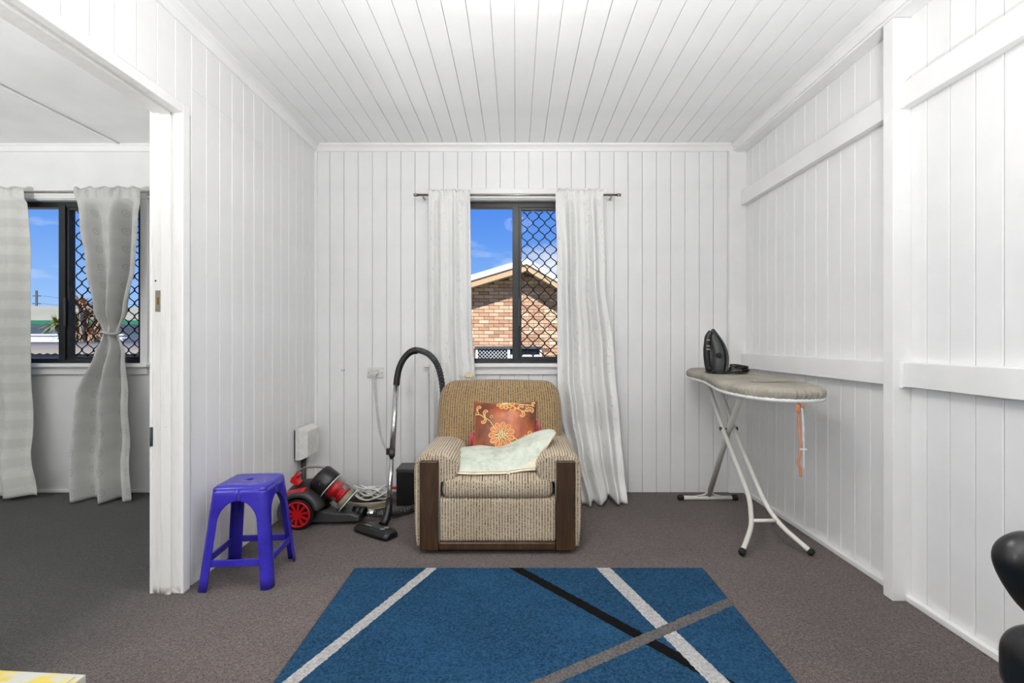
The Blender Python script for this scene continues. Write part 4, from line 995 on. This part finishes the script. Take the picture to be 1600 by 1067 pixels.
for dx, z1 in ((.008, .62), (.014, .50), (.011, .49)): s2.tube(curve([(1.247+dx*.3, 2.118, .80), (1.247+dx, 2.116, .70), (1.248+dx, 2.116, z1)], 5), .0016, 5)
s2.build('string', 'whitecord', rb)
MB().box(1.244, 1.272, 2.111, 2.116, .585, .592).build('tag', 'whitep', rb)

# ------------------------------------------------------------------ iron
ir = thing('clothes_iron', (1.19, 2.88, .868), 'dark grey clothes iron standing on its heel on the ironing board', 'iron')
IZ = zt(2.88)+.006
IX = 1.185
def iring(t, l, r, w, sq=.8):
    # cross-section: left x l, right x r, half depth w
    c = (l+r)/2; a = (r-l)/2; out = []
    for k in range(24):
        q = 2*PI*k/24; cx, sy = math.cos(q), math.sin(q)
        out.append((IX+c+a*math.copysign(abs(cx)**sq, cx), 2.88+w*math.copysign(abs(sy)**.7, sy), IZ+t))
    return out
prof = [(.0, -.020, .040, .050), (.012, -.022, .046, .054), (.05, -.020, .052, .056), (.09, -.018, .054, .055), (.13, -.022, .050, .049), (.17, -.026, .038, .039), (.205, -.028, .021, .028), (.235, -.024, .004, .016), (.256, -.020, -.008, .007), (.262, -.018, -.012, .003)]
b = MB(); b.rings([iring(*p) for p in prof]); bo = b.build('body', 'greyp', ir)
spl = MB(); spl.rings([[(IX+r+d, 2.88+w*s*1.06, IZ+t) for d, s in ((.0, -1), (.0, -.5), (.0, 0), (.0, .5), (.0, 1), (.008, .96), (.009, 0), (.008, -.96))] for t, l, r, w in prof]); spl.build('soleplate', 'pole', ir)
hh = MB(); hh.tube(curve([(IX-.012, 2.88, IZ+.012), (IX-.036, 2.88, IZ+.03), (IX-.046, 2.88, IZ+.08), (IX-.048, 2.88, IZ+.13), (IX-.044, 2.88, IZ+.175), (IX-.038, 2.88, IZ+.215), (IX-.018, 2.88, IZ+.245)], 6), .018, 14, radii=[.022]*7+[.019]*12+[.02]*12+[.019]*5+[.012]); hho = hh.build('handle', 'blackp', ir)
MB().cyl((IX+.004, 2.822, IZ+.105), (IX+.004, 2.836, IZ+.105), .016, n=18).build('dial', 'blackp', ir)
for z in (.19, .155, .135): MB().box(IX-.056, IX-.036, 2.857, 2.865, IZ+z, IZ+z+.010).build('button', 'steel', hho, bevel=.002)
hl = MB(); hl.rbox((IX+.012, 2.88, IZ+.006), (.050, .055, .007), .006, 3); hl.build('heel_rest', 'blackp', ir)
pts = []; R = random.Random(9)
pts = [(IX-.03, 2.845, IZ+.012), (IX-.01, 2.81, IZ+.004), (IX+.03, 2.80, IZ+.005)]
for k in range(5):
    for j in range(7):
        a = 2*PI*j/7+.4*k; pts.append((IX+.115+(.062-.004*k)*math.cos(a), 2.825+(.038-.003*k)*math.sin(a), IZ+.006+.0065*k+.010*(1+math.sin(a+k))))
MB().tube(curve(pts, 5), .0048, 7).build('cord', 'blackp', ir, label='bundled black cord')
MB().rbox((IX+.10, 2.785, IZ+.016), (.014, .007, .008), .005, 3).build('plug', 'wood', ir)

# ------------------------------------------------------------------ office chair at the frame edge
oc_ = thing('office_chair', (1.30, .74, 0), 'black leather office chair with looped padded arms close to the viewer', 'chair')
s_ = MB(); s_.rbox((1.275, .735, .412), (.30, .275, .078), .058, 8, lambda q: (q.x, q.y, q.z+.015*(1-(q.x/.285)**2)*(1 if q.z > 0 else 0))); s_.build('seat', 'leather', oc_)
bk_ = MB(); bk_.rbox((1.51, .74, .83), (.055, .25, .34), .05, 8, lambda q: (q.x+.05*(q.z/.34)**2, q.y, q.z)); bk_.build('backrest', 'leather', oc_)
for yy in (.985, .495):
    p = curve([(1.50, yy, .60), (1.30, yy, .632), (1.10, yy, .634), (1.035, yy, .628), (1.022, yy, .60), (1.06, yy, .535), (1.14, yy, .47), (1.20, yy, .42)], 8)
    MB().tube(p, .03, 16, flat=(0, 1, 0), radii=[(.038, .032+.010*math.exp(-((i-24)/7)**2)) for i in range(len(p))]).build('armrest', 'leather', oc_)
MB().cyl((1.29, .74, .07), (1.29, .74, .37), .028, n=14).build('gas_column', 'blackp', oc_)
for k in range(5):
    a = 2*PI*k/5+.3; c, s = math.cos(a), math.sin(a); L_ = .25
    sp2 = MB(); sp2.tube([(1.29+.02*c, .74+.02*s, .095), (1.29+.15*c, .74+.15*s, .085), (1.29+L_*c, .74+L_*s, .066)], .02, 8, radii=[.024, .02, .015]); so = sp2.build('base_spoke', 'blackp', oc_)
    MB().cyl((1.29+L_*c-.02*s, .74+L_*s+.02*c, .028), (1.29+L_*c+.02*s, .74+L_*s-.02*c, .028), .028, n=14).build('caster', 'blackp', so)

# ------------------------------------------------------------------ carton at the bottom edge
cb = thing('carton', (-1.15, .98, 0), 'yellow and white printed carton on the carpet near the viewer', 'box')
CZ = .30
RB = Matrix.Rotation(math.radians(-4), 3, 'Z')
def cbx(n, x0, x1, y0, y1, z0, z1, mat, par=cb):
    m = MB().box(x0, x1, y0, y1, z0, z1); c = Vector((-1.15, .98, 0)); m.v = [tuple(c+RB @ (Vector(p)-c)) for p in m.v]; return m.build(n, mat, par, bevel=.002)
cbx('body', -1.305, -.99, .82, 1.115, 0, CZ, 'carton')
cbx('flap', -1.29, -1.005, .83, 1.105, CZ, CZ+.003, 'carton')
cbx('side_flap', -1.40, -1.31, .86, 1.10, CZ-.012, CZ-.006, 'kraft')

# ------------------------------------------------------------------ ceiling lamp
cl_ = thing('ceiling_light', (.03, 1.5, H), 'round opal ceiling light on the board ceiling', 'ceiling light')
MB().cyl((.03, 1.5, H-.022), (.03, 1.5, H), .17, n=40).build('base_ring', 'whitep', cl_)
dm = MB(); dm.rings([[(.03+r*math.cos(a), 1.5+r*math.sin(a), z) for a in [2*PI*k/40 for k in range(40)]] for r, z in ((.15, H-.022), (.16, H-.05), (.155, H-.085), (.13, H-.115), (.09, H-.132), (.04, H-.14))], False, True)
dm.build('diffuser', 'lamp', cl_)

# ------------------------------------------------------------------ outside
tag(MB().box(-60, 60, YB+.2, 120, -1.15, -1.0).build('ground', 'grass'), 'lawn and bare ground between the houses', None, None, 'structure')
HY = 11.6
bh = thing('brick_house', (0, HY, -1), 'blond brick gable house with white roof seen through the armchair window', 'house')
AX, AZ = .25, 1.06+1.64
def soff(x): return AZ-(.27*(AX-x) if x < AX else .56*(x-AX))
gx0, gx1 = -4.6, 3.3
gw = MB(); gw.prism([(gx0, -1), (gx1, -1), (gx1, soff(gx1)), (AX, AZ), (gx0, soff(gx0))], HY+.008, HY+.25, 'y'); gw.build('wall', 'mortar', bh)
bw, bh_, dp = .230, .076, .05
bme = bpy.data.meshes.new('brick'); c = .004
bb = MB(); bb.rings([[(-bw/2, 0, 0), (bw/2, 0, 0), (bw/2, 0, bh_), (-bw/2, 0, bh_)], [(-bw/2, -dp*.3+c, 0), (bw/2, -dp*.3+c, 0), (bw/2, -dp*.3+c, bh_), (-bw/2, -dp*.3+c, bh_)], [(-bw/2+c, -dp*.3, c), (bw/2-c, -dp*.3, c), (bw/2-c, -dp*.3, bh_-c), (-bw/2+c, -dp*.3, bh_-c)]], True, True, False)
bme.from_pydata(bb.v, [], bb.f); bme.materials.append(M['brick']); bme.update()
NW = (-.96, .62, -.05, .905)     # neighbour window x0,x1,z0,z1
rest = MB(); nb = 0; z = -1.0; row = 0; R = random.Random(4)
cand = []
while z < AZ:
    x = gx0+(.12 if row % 2 else 0)
    while x < gx1-.1:
        cxb = x+.115
        if soff(cxb-.1) > z+.01 and soff(cxb+.1) > z+.01 and not (NW[0]-.1 < cxb < NW[1]+.1 and NW[2] < z+.04 < NW[3]): cand.append((cxb, z))
        x += .24
    z += .086; row += 1
near = sorted([q for q in cand if -1.25 < q[0] < 1.35 and q[1] > .40], key=lambda q: abs(q[0])+.0*q[1])[:298]; ns = set(near)
for q in cand:
    jit = R.uniform(-.004, .003)
    if q in ns: piece(bme, 'brick', bh, (q[0], HY+.008+jit, q[1]))
    else: rest.add([(v[0]+q[0], v[1]+HY+.008+jit, v[2]+q[1]) for v in bb.v], bb.f)
ro = rest.build('brickwork', 'brick', bh); ro['kind'] = 'stuff'
def slope_slab(x0, z0, x1, z1, y0, y1, t, name, mat):
    m = MB(); m.prism([(x0, z0), (x1, z1), (x1, z1+t), (x0, z0+t)], y0, y1, 'y'); return m.build(name, mat, bh)
YO = 11.12
for sx in (-1, 1):
    xe = gx0-.5 if sx < 0 else gx1+.4; dz = .30 if sx < 0 else .58
    ze = AZ-dz*abs(xe-AX)
    slope_slab(AX, AZ+.02, xe, ze+.02, YO+.02, HY+.3, .02, 'soffit', 'soffit')
    slope_slab(AX, AZ-.01, xe, ze-.01, YO, YO+.03, .15, 'barge_board', 'barge')
    slope_slab(AX, AZ+.14, xe, ze+.14, YO-.04, HY+7, .13, 'roof', 'roofwhite')
def nbx(n, *a, mat='weather', par=bh): return MB().box(*a).build(n, mat, par)
fr = MB()
for a in ((NW[0], NW[0]+.05, NW[2], NW[3]), (NW[1]-.05, NW[1], NW[2], NW[3]), (NW[0], NW[1], NW[2], NW[2]+.05), (-.20, -.14, NW[2], NW[3])): fr.box(a[0], a[1], HY-.05, HY+.03, a[2], a[3])
wf = fr.build('window', 'roofwhite', bh)
nbx('head_flashing', NW[0]-.02, NW[1]+.02, HY-.08, HY+.02, NW[3]-.02, NW[3]+.04, mat='pole', par=wf)
nbx('pane', NW[0]+.05, -.20, HY-.02, HY-.012, NW[2]+.05, NW[3]-.02, mat='dark', par=wf); nbx('pane', -.14, NW[1]-.05, HY-.02, HY-.012, NW[2]+.05, NW[3]-.02, mat='dark', par=wf)
nbx('lace_curtain', -.13, NW[1]-.06, HY-.03, HY-.024, NW[2]+.05, NW[3]-.16, mat='lace', par=wf)
gr = MB(); p = .085
for sg in (-1, 1):
    x = NW[0]-.9
    while x < -.1:
        a = Vector((x, HY-.035, NW[2]+.05)); b_ = Vector((x+.9*1.0, HY-.035, NW[2]+.95)) if sg > 0 else Vector((x+.9, HY-.035, NW[2]+.05)); 
        if sg < 0: a, b_ = Vector((x+.9, HY-.035, NW[2]+.05)), Vector((x, HY-.035, NW[2]+.95))
        # clip to the sash
        def clip(a, b_):
            t0, t1 = 0, 1
            for lo, hi, s0, d in ((NW[0]+.05, -.20, a.x, b_.x-a.x), (NW[2]+.05, NW[3]-.02, a.z, b_.z-a.z)):
                if abs(d) < 1e-9: continue
                u, v_ = (lo-s0)/d, (hi-s0)/d
                if u > v_: u, v_ = v_, u
                t0, t1 = max(t0, u), min(t1, v_)
            return (a.lerp(b_, t0), a.lerp(b_, t1)) if t1-t0 > .03 else None
        k = clip(a, b_)
        if k: gr.tube(list(k), .006, 4)
        x += p
gr.build('window_grille', 'whitep', wf)

# weatherboard house beyond the side room window
wh = thing('weatherboard_house', (-12, 15, -1), 'white weatherboard house with grey roof and green gutter seen from the side room', 'house')
EZ, RZ = 1.67, 2.42
m = MB(); m.add([(-19, 14, EZ), (-9.2, 14, EZ), (-9.6, 17.5, RZ-.02), (-13.2, 17.5, RZ), (-13.6, 17.5, RZ-.12), (-19, 17.5, RZ-.05)], [(0, 1, 2, 3, 4, 5)]); m.build('roof', 'tin', wh, solid=.06)
nbx('gutter', -19, -9.2, 13.9, 14.05, EZ-.12, EZ, mat='green', par=wh); nbx('fascia', -19, -9.2, 14.05, 14.2, EZ-.2, EZ-.06, mat='weather', par=wh)
z = -1.0
for k in range(17): nbx('weatherboard', -19, -9.6, 14.3+.0, 14.5, z+k*.15, z+k*.15+.145, par=wh)
nbx('window', -13.55, -12.9, 14.24, 14.32, .95, 1.5, mat='dark', par=wh); nbx('window_trim', -13.65, -13.5, 14.22, 14.30, .9, 1.55, mat='roofwhite', par=wh)
nbx('window', -10.3, -9.95, 14.2, 14.32, 1.2, 1.9, mat='dark', par=wh)
fw = thing('low_wall', (-11, 13.07, -1), 'bright white low wall in front of the weatherboard house', 'wall'); nbx('wall_face', -19, -8.5, 13.0, 13.15, -1, 1.22, mat='roofwhite', par=fw); nbx('coping', -19, -8.5, 12.96, 13.19, 1.22, 1.26, mat='roofwhite', par=fw)
sr = thing('lean_to', (-8, 8.5, -1), 'weathered corrugated lean-to roof just below the side room window', 'roof')
def corr_roof(x0, x1, y0, z0, y1, z1, name, mat):
    m = MB(); nx = int((x1-x0)/.0275); m.grid(nx, 2, lambda u, v: (x0+(x1-x0)*u, y0+(y1-y0)*v, z0+(z1-z0)*v+.010*math.sin(2*PI*(x1-x0)*u/.11))); return m.build(name, mat, sr, solid=.004)
corr_roof(-13, -4.2, 6.8, .89, 11.5, 1.04, 'upper_sheet', 'tin2'); corr_roof(-10, -3.0, 4.6, .76, 6.9, .82, 'lower_sheet', 'tin')
nbx('support_wall', -13, -4.3, 6.95, 7.05, -1, .85, mat='weather', par=sr); nbx('back_wall', -13, -4.3, 11.2, 11.3, -1, 1.0, mat='weather', par=sr); nbx('front_wall', -9.9, -3.1, 4.75, 4.85, -1, .74, mat='weather', par=sr)

pa = thing('pandanus_tree', (-10.72, 11.9, -1), 'spiky pandanus tree with dry brown and green leaf heads', 'tree')
tk = MB(); base_p = Vector((-10.72, 11.9, -1)); heads = []
R = random.Random(11)
for hx, hz in ((-.30, 1.22), (.02, 1.28), (.30, 1.42), (-.12, 1.5), (.14, 1.62), (.36, 1.78), (-.38, 1.42), (.22, 1.2), (.5, 1.55), (.5, 1.98), (.22, 1.9)):
    h = Vector((-10.72+hx*1.05, 11.9+R.uniform(-.3, .3), hz)); heads.append(h)
    tk.tube(curve([base_p, (base_p.x+hx*.3, base_p.y, .2), (h.x, h.y, h.z)], 5), .05, 7)
tk.build('trunk', 'bark', pa)
for i, h in enumerate(heads):
    lf = MB()
    for k in range(80):
        a = R.uniform(0, 2*PI); e = R.uniform(-.5, 1.1); L_ = R.uniform(.30, .48); d = Vector((math.cos(a)*math.cos(e), math.sin(a)*math.cos(e), math.sin(e))); s = d.cross(Vector((0, 0, 1))).normalized()*.02
        m1 = h+d*L_*.55+Vector((0, 0, .03)); m2 = h+d*L_-Vector((0, 0, .07))
        lf.add([h-s, h+s, m1+s, m1-s, m2], [(0, 1, 2, 3), (3, 2, 4)])
    lf.build('leaf_head', 'leafb' if i % 3 else 'leafg', pa)['kind'] = 'stuff'
up_ = thing('utility_pole', (-24.8, 25, -1), 'thin grey utility pole with wires beyond the roof', 'pole')
MB().cyl((-24.8, 25, -1), (-24.8, 25, 3.7), .06, .05, n=8).build('post', 'pole', up_)
for zz in (2.6, 3.0, 3.4): MB().box(-25.0, -24.6, 24.97, 25.03, zz, zz+.04).build('crossarm', 'pole', up_)
for zz, e in ((3.45, 1.2), (3.05, .6), (2.65, .2)):
    MB().tube(curve([(-24.8, 25, zz), (-20, 27, zz-.3), (-12, 30, zz+e)], 8), .008, 5).build('wire', 'pole', up_)
